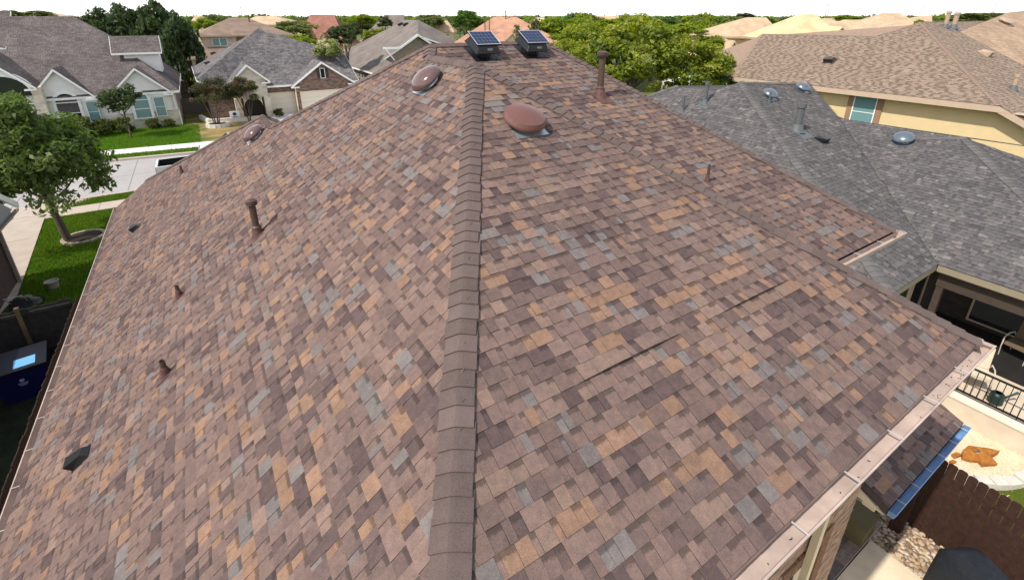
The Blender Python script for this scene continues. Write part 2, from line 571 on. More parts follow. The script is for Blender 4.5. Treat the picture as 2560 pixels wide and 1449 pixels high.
def shingles(O, U, V, courses, expo, limits, pal, seed, lift=None, teeth=(0.055, 0.19), gaps=(0.04, 0.13), hi=0.0088, lo=0.0036, wave=0.003, dark_gap=0.0, regular=False, trim=(1, 1)):
    """returns pieces: list of (faces, colour) for one slope. limits(v) -> (umin, umax)"""
    rng = random.Random(seed)
    O, U, V = Vector(O), Vector(U), Vector(V)
    N = U.cross(V).normalized()
    out = []
    for i in range(courses):
        v0, v1 = i * expo, (i + 1) * expo
        l0, r0 = limits(v0 + 1e-4)
        l1, r1 = limits(v1 - 1e-4)
        if trim[0] and abs(l0 - l1) > 0.004: l0, l1 = l0 + 0.07, l1 + 0.07     # cut back under the hip caps
        if trim[1] and abs(r0 - r1) > 0.004: r0, r1 = r0 - 0.07, r1 - 0.07
        ua, ub = min(l0, l1), max(r0, r1)
        if ub - ua < 0.02:
            continue
        u = ua - rng.uniform(0, 0.35)
        tooth = rng.random() < 0.5
        prev = None
        while u < ub:
            wd = rng.uniform(*(teeth if tooth else gaps))
            if regular:
                wd *= 0.9
            a, b = u, u + wd
            u = b
            g = not tooth
            tooth = not tooth
            if rng.random() < 0.18:
                tooth = not tooth
            # clip to the slope's edges, straight between the course's two lines
            A0, A1, B0, B1 = max(a, l0), max(a, l1), min(b, r0), min(b, r1)
            if B0 <= A0 and B1 <= A1:
                continue
            B0, B1 = max(B0, A0), max(B1, A1)
            c = prev if (prev and rng.random() < 0.28) else pick(rng, pal, 0.9 * noise.noise(Vector((a * 1.1 + seed * 3.1, v0 * 1.6, 7.0))))
            prev = c
            k = 1.0
            if g and dark_gap:
                k = 1 - dark_gap
            c = (c[0] * k, c[1] * k, c[2] * k)
            h = (lo if g else hi) + rng.uniform(-0.001, 0.0015)
            top = v1 + 0.014
            def P(uu, vv, hh):
                wv = wave * noise.noise(Vector((uu * 0.9 + seed, vv * 0.9, 0.0)))
                return O + U * uu + V * vv + N * (hh + wv)
            la, lb = (lift(A0, v0), lift(B0, v0)) if lift else (0, 0)
            gap = 0.0009
            p = [P(A0 + gap, v0, h + la), P(B0 - gap, v0, h + lb), P(B1 - gap, top, 0.0012), P(A1 + gap, top, 0.0012)]
            q = [P(A0 + gap, v0, la * 0.8), P(B0 - gap, v0, lb * 0.8), P(B1 - gap, top, -0.003), P(A1 + gap, top, -0.003)]
            fs = [(p, ((0, 0), (1, 0), (1, 1.0), (0, 1.0))), ((q[0], q[1], p[1], p[0]), ((0, 0),) * 4), ((q[1], q[2], p[2], p[1]), ((0, 0),) * 4), ((q[3], q[0], p[0], p[3]), ((0, 0),) * 4)]
            if la or lb:
                fs.append(((q[0], q[3], q[2], q[1]), ((0, 0),) * 4))
            edge = (c[0] * 0.32, c[1] * 0.32, c[2] * 0.32, 0.0)      # black cut asphalt edge, which also paints the shadow line under each course
            out.append((fs, (*c, 1.0 if g else 0.0), edge))
    return out

def screen_area(p):
    q = [px(a) for a in p]
    if any(t is None for t in q):
        return 0
    cx, cy = sum(t[0] for t in q) / len(q), sum(t[1] for t in q) / len(q)
    if not (10 < cx < 2550 and 10 < cy < 1440):
        return 0
    return abs(sum(q[i][0] * q[(i+1) % len(q)][1] - q[(i+1) % len(q)][0] * q[i][1] for i in range(len(q)))) / 2

def lay(pieces, m, parent, singles, name='shingle'):
    """the largest pieces in view become parts of their own, the rest one joined part"""
    order = sorted(range(len(pieces)), key=lambda i: -screen_area(pieces[i][0][0][0]))
    one = set(order[:singles])
    rest = MB()
    for i, (fs, c, ec) in enumerate(pieces):
        b = MB() if i in one else rest
        for k, (p, uv) in enumerate(fs):
            b.face(p, ec if k else c, uv)
        if i in one:
            b.build(name, m, parent, merge=False)
    rest.build(name + '_field', m, parent, merge=False, kind='stuff')

def caps(parent, m, a, b, sa, sb, expo, w, seed, name='ridge_cap', thick=0.015):
    """bent cap shingles from the low end a to the high end b; sa/sb: vectors lying in the two slopes, pointing away from the ridge"""
    rng = random.Random(seed)
    a, b = Vector(a), Vector(b)
    d = (b - a)
    L = d.length
    d.normalize()
    def side(v):
        v = Vector(v)
        v = v - d * v.dot(d)
        return v.normalized()
    A, B = side(sa), side(sb)
    upn = -(A + B)
    if upn.length < 1e-3:
        upn = Vector((0, 0, 1))
    upn.normalize()
    if upn.z < 0:
        upn = -upn
    t = 0.0
    while t < L - 0.03:
        e = expo * rng.uniform(0.93, 1.07)
        t1 = min(t + e + 0.05, L + 0.02)
        ww = w * rng.uniform(0.97, 1.03)
        jt = rng.uniform(-0.012, 0.012)
        def sec(tt, lift, jj):
            c = a + d * (tt) + upn * (lift + 0.019)
            r_ = 0.030 * upn.dot(-(A + B)) / 2
            return [c + A * (ww + jt), c + A * 0.075, c + A * 0.032 - upn * (r_ * 0.12), c - upn * (r_ * 0.55), c + B * 0.032 - upn * (r_ * 0.12), c + B * 0.075, c + B * (ww - jt)]
        lo_ = sec(t, thick + 0.006, 0)
        hi_ = sec(t1, 0.002, 0)
        und = [p - upn * thick for p in lo_]
        mb = MB()
        for k in range(6):
            mb.face([lo_[k], lo_[k+1], hi_[k+1], hi_[k]])
            mb.face([und[k+1], und[k], lo_[k], lo_[k+1]])
        mb.face([und[0], hi_[0] - upn * thick, hi_[0], lo_[0]])
        mb.face([und[6], lo_[6], hi_[6], hi_[6] - upn * thick])
        mb.build(name, m, parent, merge=False)
        t += e

# ================================================================== SETTING
g = MB()
g.face([(-3000, -3000, GZ), (3000, -3000, GZ), (3000, 4000, GZ), (-3000, 4000, GZ)])
M_GROUND = mat('dry_grass_ground', (0.06, 0.10, 0.02), 0.95, 0.5, 0.06, col2=(0.13, 0.15, 0.05))
structure(g.build('ground', M_GROUND))

def grass_mat(name, a, b, c):
    m, n, l, bs = nodes(name)
    bs.inputs['Roughness'].default_value = 0.9
    bs.inputs['Specular IOR Level'].default_value = 0.15
    tc = n.new('ShaderNodeTexCoord')
    n1 = n.new('ShaderNodeTexNoise'); n1.inputs['Scale'].default_value = 0.5; n1.inputs['Detail'].default_value = 5
    n2 = n.new('ShaderNodeTexNoise'); n2.inputs['Scale'].default_value = 28; n2.inputs['Detail'].default_value = 6; n2.inputs['Roughness'].default_value = 0.8
    l.new(tc.outputs['Object'], n1.inputs['Vector']); l.new(tc.outputs['Object'], n2.inputs['Vector'])
    rp = n.new('ShaderNodeValToRGB')
    rp.color_ramp.elements[0].position = 0.36; rp.color_ramp.elements[0].color = (*a, 1)
    rp.color_ramp.elements[1].position = 0.72; rp.color_ramp.elements[1].color = (*c, 1)
    e = rp.color_ramp.elements.new(0.55); e.color = (*b, 1)
    l.new(n1.outputs['Fac'], rp.inputs['Fac'])
    v = math_node(n, l, 'MULTIPLY_ADD', n2.outputs['Fac'], 1.5)
    v.node.inputs[2].default_value = 0.25
    cv = n.new('ShaderNodeCombineXYZ')
    for i in range(3): l.new(v, cv.inputs[i])
    l.new(mix_rgb(n, l, 'MULTIPLY', 1.0, rp.outputs['Color'], cv.outputs[0]), bs.inputs['Base Color'])
    bp = n.new('ShaderNodeBump'); bp.inputs['Strength'].default_value = 0.9; bp.inputs['Distance'].default_value = 0.04
    l.new(n2.outputs['Fac'], bp.inputs['Height']); l.new(bp.outputs['Normal'], bs.inputs['Normal'])
    return m
M_LAWN = grass_mat('green_lawn', (0.040, 0.13, 0.008), (0.075, 0.165, 0.010), (0.15, 0.16, 0.02))
M_LAWN2 = grass_mat('light_green_lawn', (0.06, 0.17, 0.012), (0.085, 0.19, 0.015), (0.12, 0.17, 0.025))  # lighter green for the verges and the lawn across the street
M_DRY = grass_mat('dry_patchy_lawn', (0.09, 0.14, 0.03), (0.30, 0.21, 0.09), (0.42, 0.28, 0.13))

def sheet(name, pts, m, z):
    b = MB()
    b.face([(x, y, z) for x, y in pts])
    return structure(b.build(name, m, merge=False))
def slab(name, pts, m, z0, z1):
    b = MB()
    b.prism([(x, y, z0) for x, y in pts], (0, 0, z1 - z0))
    return structure(b.build(name, m))

T = -0.13
fy = lambda x, y: y + T * (x + 5)           # the far side of the street runs slightly askew
sheet('street', [(-70, 33.0), (90, 33.0), (90, fy(90, 41.5)), (-70, fy(-70, 41.5))], M_ROAD, GZ + 0.004)
slab('kerb_near', [(-8.2, 32.85), (60, 32.85), (60, 33.1), (-8.2, 33.1)], M_CONC, GZ, GZ + 0.13)
slab('kerb_far', [(-60, fy(-60, 41.45)), (60, fy(60, 41.45)), (60, fy(60, 41.8)), (-60, fy(-60, 41.8))], M_CONC, GZ, GZ + 0.13)
sheet('grass_verge_near', [(-8.0, 31.6), (60, 31.6), (60, 32.85), (-6.6, 32.85)], M_LAWN2, GZ + 0.09)
slab('sidewalk_near', [(-8.1, 30.3), (60, 30.3), (60, 31.6), (-8.1, 31.6)], M_CONC, GZ, GZ + 0.10)
sheet('grass_verge_far', [(-60, fy(-60, 41.8)), (60, fy(60, 41.8)), (60, fy(60, 43.3)), (-60, fy(-60, 43.3))], M_LAWN2, GZ + 0.09)
slab('sidewalk_far', [(-60, fy(-60, 43.3)), (60, fy(60, 43.3)), (60, fy(60, 45.0)), (-60, fy(-60, 45.0))], M_CONCW, GZ, GZ + 0.10)
sheet('lawn_across_street', [(-40, fy(-40, 45.0)), (-1.6, fy(-1.6, 45.0)), (-1.2, 48.5), (-1.9, 52), (-2.2, 58), (-40, 58)], M_LAWN2, GZ + 0.094)
sheet('dry_lawn_across_street', [(-1.6, fy(-1.6, 45.0)), (9, fy(9, 45.0)), (9, 54.5), (2, 59.5), (-2.2, 59.5), (-1.9, 52), (-1.2, 48.5)], M_DRY, GZ + 0.098)
slab('driveway_across_street', [(5.2, fy(5, 45.0)), (14.5, fy(14, 45.0)), (14.5, 54.2), (5.2, 54.2)], M_CONCW, GZ, GZ + 0.104)
sheet('front_lawn', [(-8.05, 30.3), (-7.3, 21.5), (-7.5, 16.4), (-2.6, 16.4), (-2.6, 30.3)], M_LAWN, GZ + 0.06)
dr = sheet('driveway_west', [(-15, 33.0), (-6.4, 33.0), (-8.1, 30.4), (-7.3, 21.5), (-7.6, 19), (-15, 19)], M_CONC, GZ + 0.107)
for yy in (24.1, 27.6, 31.0):
    b = MB()
    b.box(-15, -8.0 + (yy - 24) * -0.02, yy - 0.012, yy + 0.012, GZ + 0.1, GZ + 0.111)
    b.build('joint', mat('joint_dark', (0.25, 0.2, 0.17)), dr)
st = bpy.data.objects['street']
for k, xx in enumerate(range(-40, 40, 5)):
    b = MB(); b.box(xx, xx + 0.03, 33.1, fy(xx, 41.45), GZ + 0.004, GZ + 0.0075); b.build('joint', mat('street_joint', (0.16, 0.15, 0.145)), st, merge=False)
b = MB(); b.box(-60, 60, 37.2, 37.23, GZ + 0.004, GZ + 0.008); b.build('joint', mat('street_joint', (0.16, 0.15, 0.145)), st, merge=False)
for nm, y0, y1, m_ in (('sidewalk_near', 30.3, 31.6, M_CONC), ('sidewalk_far', None, None, M_CONCW)):
    sw = bpy.data.objects[nm]
    for xx in range(-20, 12):
        a_, b_ = (y0, y1) if y0 else (fy(xx * 1.5, 43.3), fy(xx * 1.5, 45.0))
        if nm == 'sidewalk_near' and xx * 1.5 < -8: continue
        b = MB(); b.box(xx * 1.5, xx * 1.5 + 0.02, a_, b_, GZ + 0.1, GZ + 0.1035); b.build('joint', mat('street_joint', (0.16, 0.15, 0.145)), sw, merge=False)
sheet('side_yard_west', [(-7.6, -10), (-3.05, -10), (-3.05, 16.4), (-7.6, 16.4)], mat('shade_darkened_yard', (0.014, 0.02, 0.008), 0.95, 0.5, 3), GZ + 0.05)  # ground colour darkened to carry the deep shade between the houses

def grass_blades(name, poly, n, h, z, pal, seed, label):
    r = np.random.default_rng(seed)
    P = np.array(poly)
    lo_, hi_ = P.min(0), P.max(0)
    pts = r.random((n * 3, 2)) * (hi_ - lo_ + 0.1) + lo_ - 0.05
    ins = np.zeros(len(pts), bool)
    for (x0, y0), (x1, y1) in zip(P, np.roll(P, -1, 0)):
        c = ((y0 > pts[:, 1]) != (y1 > pts[:, 1])) & (pts[:, 0] < (x1 - x0) * (pts[:, 1] - y0) / (y1 - y0 + 1e-9) + x0)
        ins ^= c
    pts = pts[ins][:n]
    n = len(pts)
    a = r.random(n) * 6.283
    hh = h * (0.5 + r.random(n))
    w_ = 0.016 * (0.6 + r.random(n))
    d = np.stack([np.cos(a), np.sin(a)], 1)
    ln = (r.random((n, 2)) - 0.5) * hh[:, None] * 0.9
    v = np.zeros((n, 3, 3))
    v[:, 0, :2] = pts - d * w_[:, None]; v[:, 1, :2] = pts + d * w_[:, None]; v[:, 2, :2] = pts + ln
    v[:, :, 2] = z; v[:, 2, 2] += hh
    me = bpy.data.meshes.new(name)
    me.vertices.add(n * 3); me.loops.add(n * 3); me.polygons.add(n)
    me.vertices.foreach_set('co', v.ravel())
    me.loops.foreach_set('vertex_index', np.arange(n * 3, dtype=np.int32))
    me.polygons.foreach_set('loop_start', np.arange(0, n * 3, 3, dtype=np.int32))
    me.update(calc_edges=True)
    col = np.array(pal)[r.integers(0, len(pal), n)] * (0.7 + 0.6 * r.random(n))[:, None]
    ca = me.color_attributes.new('Col', 'FLOAT_COLOR', 'CORNER')
    cb = np.ones((n, 3, 4)); cb[:, :, :3] = col[:, None, :]
    ca.data.foreach_set('color', cb.ravel())
    me.materials.append(M_LEAF)
    o = bpy.data.objects.new(name, me); COL.objects.link(o)
    o['kind'] = 'stuff'
    tag(o, label, 'grass')
GP = [(0.05, 0.15, 0.010), (0.08, 0.18, 0.012), (0.12, 0.19, 0.02), (0.17, 0.19, 0.035)]
grass_blades('lawn_grass', [(-8.05, 30.3), (-7.3, 21.5), (-7.5, 16.4), (-3.3, 16.4), (-3.3, 30.3)], 60000, 0.075, GZ + 0.06, GP, 1, 'green turf of the front lawn around the tree ring')
grass_blades('lawn_grass', [(-8.0, 31.6), (2, 31.6), (2, 32.85), (-6.6, 32.85)], 12000, 0.07, GZ + 0.09, GP, 2, 'grass of the narrow verge between near sidewalk and street')
grass_blades('lawn_grass', [(-22, fy(-22, 45.0)), (-1.0, fy(-1.0, 45.0)), (-1.0, 52), (-1.5, 53), (-22, 53)], 60000, 0.09, GZ + 0.094, [(0.09, 0.21, 0.012), (0.11, 0.23, 0.016), (0.15, 0.21, 0.03)], 3, 'bright green turf in front of the white stucco house')
grass_blades('lawn_grass', [(-22, fy(-22, 41.85)), (3, fy(3, 41.85)), (3, fy(3, 43.3)), (-22, fy(-22, 43.3))], 16000, 0.08, GZ + 0.09, GP, 4, 'grass of the verge between the street and the bright far sidewalk')

# ================================================================== NEAR HOUSE
sL, sR, sN = 0.775, 0.4571, 0.51
XL, YW = -3.486, 0.42
A_ = (3.652, 6.192, 2.830); B_ = (3.652, 8.11, 2.830); C_ = (3.88, 8.494, 3.007); D_ = (6.705, 8.494, 3.007)
SE = (6.92, 0, 0); E_ = (9.72, 1.916, 0); VAL = (6.92, 1.916, 0)
P_ = (1.17, 14.5, 0.907); Q_ = (1.17, 12.68, 0.907); ST = (-2.44, 19.8, -1.891); NWc = (XL, 19.8, sL * XL)
house = empty('brick_house', (2, 8, GZ), 'near house with a broad brown laminated-shingle hip roof filling the foreground', 'house')

def rf(*pts): return [Vector(p) for p in pts]
deck = MB()
DROP = Vector((0, 0, -0.012))
faces = [
    rf((XL, 0, sL * XL), (0, 0, 0), A_, B_, C_, Q_, P_, ST, NWc)[::-1],
    rf((0, 0, 0), SE, A_),
    rf(A_, SE, VAL, B_),
    rf(B_, VAL, E_, D_, C_),
    rf(D_, E_, (9.72, 14.39, 0)),
    rf(C_, D_, (9.72, 14.39, 0), (2.95, 14.39, 0), Q_),
    rf(P_, Q_, (5.15, 18.1, -1.891), (5.15, 19.8, -1.891)),
    rf(ST, P_, (5.15, 19.8, -1.891)),
]
for f in faces:
    deck.face([p + DROP for p in f])
    deck.face([p + DROP * 12 for p in f][::-1])
roof = deck.build('roof', M_DECK, house, merge=False)
roof['label'] = 'brown laminated asphalt shingle roof in mixed tan, rust and grey tabs'

# L slope (faces west)
nL = math.sqrt(1 + sL * sL); cL = 1 / nL
def lim_L(v):
    x = XL + v * cL
    lo = 0.0 if x <= 0 else x * sL / sR
    if x > A_[0] - 0.115:
        t = max(0.0, (x - B_[0]) / (C_[0] - B_[0])); lo = B_[1] + (C_[1] - B_[1]) * t
    if x < ST[0]: hi_ = 19.8
    elif x < P_[0]:
        t = (x - ST[0]) / (P_[0] - ST[0]); hi_ = ST[1] + (P_[1] - ST[1]) * t
    else:
        t = (x - Q_[0]) / (C_[0] - Q_[0]); hi_ = Q_[1] + (C_[1] - Q_[1]) * t
    if x > C_[0] or hi_ < lo: return (0, 0)
    return (-hi_, -lo)
EX = 0.143
pL = shingles((XL, 0, sL * XL), (0, -1, 0), (cL, 0, sL * cL), 65, EX, lim_L, PAL_BROWN, 11)
# R slope (faces south); one course has two lifted stretches
nR = math.sqrt(1 + sR * sR); cR = 1 / nR
def lim_R(v):
    y = v * cR
    if y > A_[1]: return (0, 0)
    return (y * sR / sL, SE[0] + (A_[0] - SE[0]) * y / A_[1])
def lift_R(u, v):
    if abs(v - 11 * EX) > 0.02:
        return 0
    for a, b in ((1.98, 3.28), (3.9, 5.2)):
        if a < u < b:
            return 0.034 * math.sin(math.pi * (u - a) / (b - a)) ** 0.7
    return 0
pR = shingles((0, 0, 0), (1, 0, 0), (0, cR, sR * cR), 48, EX, lim_R, PAL_BROWN, 23, lift=lift_R)
def lim_U(v):
    y = E_[1] + v * cR
    if y > C_[1]: return (0, 0)
    if y < B_[1]: lo = VAL[0] + (B_[0] - VAL[0]) * (y - VAL[1]) / (B_[1] - VAL[1])
    else: lo = B_[0] + (C_[0] - B_[0]) * (y - B_[1]) / (C_[1] - B_[1])
    return (lo, E_[0] + (D_[0] - E_[0]) * (y - E_[1]) / (D_[1] - E_[1]))
pU = shingles((0, E_[1], 0), (1, 0, 0), (0, cR, sR * cR), 51, EX, lim_U, PAL_BROWN, 37)
# small hidden-side slopes seen edge-on
sE = A_[2] / (SE[0] - A_[0]); cE = 1 / math.sqrt(1 + sE * sE)
def lim_E(v):
    x = SE[0] - v * cE
    t = (SE[0] - x) / (SE[0] - A_[0])
    if t > 1: return (0, 0)
    return (0 + A_[1] * t, VAL[1] + (B_[1] - VAL[1]) * t)
pE = shingles((SE[0], 0, 0), (0, 1, 0), (-cE, 0, sE * cE), 30, EX, lim_E, PAL_BROWN, 41)
s2 = (0.907 + 1.891) / (5.15 - 1.17); c2 = 1 / math.sqrt(1 + s2 * s2)
def lim_E2(v):
    x = 5.15 - v * c2
    t = (5.15 - x) / (5.15 - 1.17)
    if t > 1: return (0, 0)
    return (18.1 + (Q_[1] - 18.1) * t, 19.8 + (P_[1] - 19.8) * t)
pE2 = shingles((5.15, 0, -1.891), (0, 1, 0), (-c2, 0, s2 * c2), 34, EX, lim_E2, PAL_BROWN, 43)
lay(pL + pR + pU + pE + pE2, M_SH, roof, 300)

# ridge and hip caps
dL, dR = (-1, 0, -sL), (0, -1, -sR)
dE, dN = (1, 0, -sE), (0, 1, -sN)
dEU = Vector((E_[0] - D_[0], 0, -3.007))
caps(roof, M_CAP, (0.02, 0.04, 0.02), A_, dL, dR, 0.156, 0.150, 1)
caps(roof, M_CAP, SE, A_, dR, dE, 0.165, 0.150, 2)
caps(roof, M_CAP, Vector(B_) + Vector((0, -0.03, 0)), A_, dL, dE, 0.165, 0.150, 3)
caps(roof, M_CAP, B_, C_, dL, dR, 0.165, 0.14, 4)
caps(roof, M_CAP, E_, D_, dR, (1, 0, -1.03), 0.165, 0.150, 5)
caps(roof, M_CAP, C_, D_, dR, dN, 0.165, 0.150, 6)
caps(roof, M_CAP, Q_, C_, dL, dN, 0.165, 0.150, 7)
caps(roof, M_CAP, ST, P_, dL, dN, 0.165, 0.150, 8)
caps(roof, M_CAP, Q_, P_, dL, (1, 0, -s2), 0.165, 0.150, 9)

# gutters: open trough swept along an eave
def gutter(parent, a, b, out, m=M_GUT, wd=0.125, dp=0.10, step=0.0, off=0.0, strap=True, first=0.2, endcaps=True):
    a, b, out = Vector(a), Vector(b), Vector(out)
    d = (b - a).normalized()
    zv = Vector((0, 0, 1))
    prof = [(0.0, 0.0), (0.0, -dp), (wd * 0.72, -dp), (wd * 0.9, -dp * 0.55), (wd * 0.9, -dp * 0.3), (wd, -0.012), (wd, 0.004), (wd * 0.9, 0.004), (wd * 0.9, -0.006)]
    t = 0.004
    mb = MB()
    P = lambda q, e: q + out * e[0] + zv * e[1]
    for e0, e1 in zip(prof, prof[1:]):
        mb.face([P(a, e0), P(b, e0), P(b, e1), P(a, e1)])
    inner = [(t, 0.0), (t, -dp + t), (wd * 0.70, -dp + t), (wd * 0.9 - t, -dp * 0.55), (wd * 0.9 - t, -dp * 0.3), (wd * 0.9, -0.006)]
    for e0, e1 in zip(inner, inner[1:]):
        mb.face([P(b, e0), P(a, e0), P(a, e1), P(b, e1)])
    if endcaps:
        for q in (a, b):
            mb.face([P(q, e) for e in prof[:8]])
    o = mb.build('gutter', m, parent, merge=False)
    if step:
        L = (b - a).length
        s = first
        while s < L:
            k = MB()
            c = a + d * s
            k.bar(c + out * -0.01 + zv * 0.001, c + out * (wd + 0.001) + zv * 0.007, 0.014, 0.006)
            k.build('strap', M_GUTW, o)
            s += step
    return o
gutter(house, (XL + 0.02, 0.0, sL * XL - 0.04), (XL + 0.02, 19.75, sL * XL - 0.04), (-1, 0, 0), wd=0.15, step=0.756, first=0.95)
gR = gutter(house, (-0.1, 0.022, -0.040), (SE[0] + 0.13, 0.022, -0.040), (0, -1, 0), wd=0.155, step=0.81, first=0.62)
gutter(house, (SE[0] + 0.012, -0.012, -0.031), (SE[0] + 0.012, VAL[1] - 0.14, -0.031), (1, 0, 0), endcaps=False)
gutter(house, (VAL[0], E_[1] - 0.012, -0.028), (E_[0] + 0.13, E_[1] - 0.012, -0.028), (0, -1, 0), step=0.81, first=0.5)
gutter(house, (E_[0] + 0.012, E_[1], -0.031), (E_[0] + 0.012, 14.3, -0.031), (1, 0, 0), endcaps=False)
gutter(house, (ST[0], ST[1] + 0.012, ST[2] - 0.03), (5.15, ST[1] + 0.012, ST[2] - 0.03), (0, 1, 0))

rng = random.Random(6)
for k in range(26):
    x = rng.choice((rng.uniform(6.0, 6.8), rng.uniform(2.5, 6.9), rng.uniform(5.6, 6.2)))
    c = Vector((x, -0.02 - rng.uniform(0, 0.06), -0.133))
    a = rng.uniform(0, 3.14)
    b = MB(); b.obox(c, (math.cos(a), math.sin(a), 0), (-math.sin(a), math.cos(a), 0), (0, 0, 1), rng.uniform(0.004, 0.012), rng.uniform(0.002, 0.005), 0.002)
    b.build('leaf_litter', mat('leaf_litter', (0.05, 0.035, 0.025), 0.9), gR, merge=False)
# fascia, soffit, walls
def prism_wall(name, poly, z0, z1, m, parent):
    b = MB()
    b.prism([(x, y, z0) for x, y in poly], (0, 0, z1 - z0))
    return b.build(name, m, parent, autouv=True, merge=False)
fa = MB()
fa.box(XL + 0.0, XL + 0.025, 0.0, 19.7, sL * XL - 0.2, sL * XL - 0.15)
fa.box(XL + 0.0, -3.05, 0.0, 19.7, sL * XL - 0.23, sL * XL - 0.20)
fa.box(0.0, SE[0] - 0.02, 0.0, YW, -0.23, -0.20)
fa.box(0.0, SE[0] - 0.02, 0.0, 0.025, -0.2, -0.15)
fa.box(6.3, SE[0] - 0.02, YW, VAL[1], -0.233, -0.203)
fa.box(6.3, E_[0] - 0.02, E_[1], 2.3, -0.23, -0.20)
fa.build('soffit', M_TRIM, house)
wl = prism_wall('wall', [(-3.05, YW + 0.02), (6.26, YW + 0.02), (6.26, 2.3), (9.3, 2.3), (9.3, 14.0), (4.8, 14.0), (4.8, 19.4), (-3.05, 19.4)], GZ, sL * XL - 0.2, M_MORTAR, house)
w2 = prism_wall('wall', [(0.1, YW + 0.02), (6.26, YW + 0.02), (6.26, 2.3), (9.3, 2.3), (9.3, 14.0), (3.4, 14.0), (3.4, 9.0), (0.1, 3.0)], sL * XL - 0.2, -0.2, M_MORTAR, house)
# bricks of the south wall that the photograph looks down along
rng = random.Random(5)
bricks = []
row = 0
z = -5.96
while z < -0.30:
    x = 1.8 + (0.1 if row % 2 else 0.0)
    while x < 6.27:
        x1 = min(x + 0.192, 6.275)
        if x1 - x > 0.03:
            bricks.append((x, x1, z, z + 0.060))
        x += 0.202
    row += 1
    z += 0.0725
# window heads: two openings with soldier courses
opens = [(4.70, 5.45, -4.6, -2.85), (2.6, 3.6, -4.6, -2.85)]
bricks = [q for q in bricks if not any(a - 0.24 < (q[0] + q[1]) / 2 < b + 0.24 and c < q[2] < d + 0.24 for a, b, c, d in opens)]
def brick_mesh(q, mb):
    o_ = rng.uniform(-0.003, 0.004)
    mb.box(q[0], q[1], YW - 0.012 + o_, YW + 0.03, q[2], q[3])
sc = sorted(range(len(bricks)), key=lambda i: -screen_area([(bricks[i][0], YW, bricks[i][2]), (bricks[i][1], YW, bricks[i][2]), (bricks[i][1], YW, bricks[i][3]), (bricks[i][0], YW, bricks[i][3])]))
one = set(sc[:240])
rest = MB()
for i, q in enumerate(bricks):
    if i in one:
        b = MB(); brick_mesh(q, b); b.build('brick', M_BRICKP, wl, merge=False)
    else:
        brick_mesh(q, rest)
rest.build('brick_field', M_BRICKP, wl, merge=False, kind='stuff')
M_SOLD = mat('brown_soldier_brick', (0.22, 0.12, 0.07), 0.9, 0.35, 12, 0.3)
for (a, b, c, d) in opens:
    x = a
    while x < b:
        k = MB(); k.box(x, x + 0.062, YW - 0.03, YW + 0.03, d + 0.01, d + 0.21); k.build('soldier_brick', M_SOLD, wl, merge=False)
        x += 0.074
    zz = c
    while zz < d + 0.2:
        for x0_, x1_ in ((a - 0.21, a - 0.008), (b + 0.008, b + 0.21)):
            k = MB(); k.box(x0_, x1_, YW - 0.028, YW + 0.03, zz, zz + 0.062); k.build('jamb_brick', M_SOLD, wl, merge=False)
        zz += 0.074
    wf = MB()
    wf.box(a, b, YW + 0.005, YW + 0.03, d - 0.06, d); wf.box(a, b, YW + 0.005, YW + 0.03, c, c + 0.06)
    wf.box(a, a + 0.06, YW + 0.005, YW + 0.03, c + 0.06, d - 0.06); wf.box(b - 0.06, b, YW + 0.005, YW + 0.03, c + 0.06, d - 0.06)
    wo = wf.build('window', M_CREAM, house)
    k = MB(); k.box(a + 0.06, b - 0.06, YW + 0.008, YW + 0.02, c + 0.06, d - 0.06); k.build('pane', M_GLASSD, wo)
ds = MB()
ds.box(4.95, 5.05, YW - 0.11, YW - 0.03, -5.8, -0.62)
ds.bar((5.0, YW - 0.07, -0.66), (5.0, -0.07, -0.16), 0.095, 0.075)
ds.build('downspout', mat('cream_downspout', (0.62, 0.52, 0.36), 0.4, 0.05, 3), house)

# ------------------------------------------------------------------ roof vents
nLv = Vector((-sL, 0, 1)).normalized(); vLv = Vector((1, 0, sL)).normalized()
nRv = Vector((0, -sR, 1)).normalized(); vRv = Vector((0, 1, sR)).normalized()
def onL(x, y): return Vector((x, y, sL * x))
def onR(x, y): return Vector((x, y, sR * y))
def onU(x, y): return Vector((x, y, sR * (y - E_[1])))

def dome_vent(c, nrm, upv, label, dome, m_dome, flash, rad=0.31, group=None, neck=0.17, h=0.13, tilt=0.0):
    c, nrm, upv = Vector(c), Vector(nrm), Vector(upv)
    side = upv.cross(nrm).normalized()
    t = empty('dome_vent', c, label, 'roof vent', group)
    b = MB()
    b.obox(c + nrm * 0.013 - upv * rad * 0.72, side, upv, nrm, rad * 0.95, rad * 0.36, 0.0025)
    b.build('flashing', flash, t)
    b = MB()
    b.lathe(c + nrm * 0.012, nrm, [(rad * 0.72, 0), (rad * 0.68, 0.03), (rad * 0.62, 0.05), (rad * 0.62, neck)], 36)
    b.build('neck', flash, t, smooth=True)
    b = MB()
    k = nrm * neck
    r = rad * 1.12
    prof = [(r * 0.80, -0.03), (r * 0.98, -0.035), (r, -0.025), (r * 1.0, 0.0), (r * 0.97, 0.018), (r * 0.9, 0.045 + 0.02 * 1), (r * 0.75, 0.045 + h * 0.45), (r * 0.55, 0.045 + h * 0.72), (r * 0.3, 0.045 + h * 0.92), (r * 0.1, 0.045 + h), (0.001, 0.045 + h)]
    b.lathe(c + nrm * (0.012 + neck), nrm, prof, 48)
    b.face([c + nrm * (neck - 0.02) + (side * math.cos(a) + upv * math.sin(a)) * r * 0.8 for a in [2 * math.pi * i / 24 for i in range(24)]])
    b.build('dome', m_dome, t, smooth=True)
    return t
dome_vent(onL(3.17, 6.98), nLv, vLv, 'glossy brown dome vent high on the west slope near the apex', 0, M_BRNG, M_GALV, 0.265, h=0.10, neck=0.105)
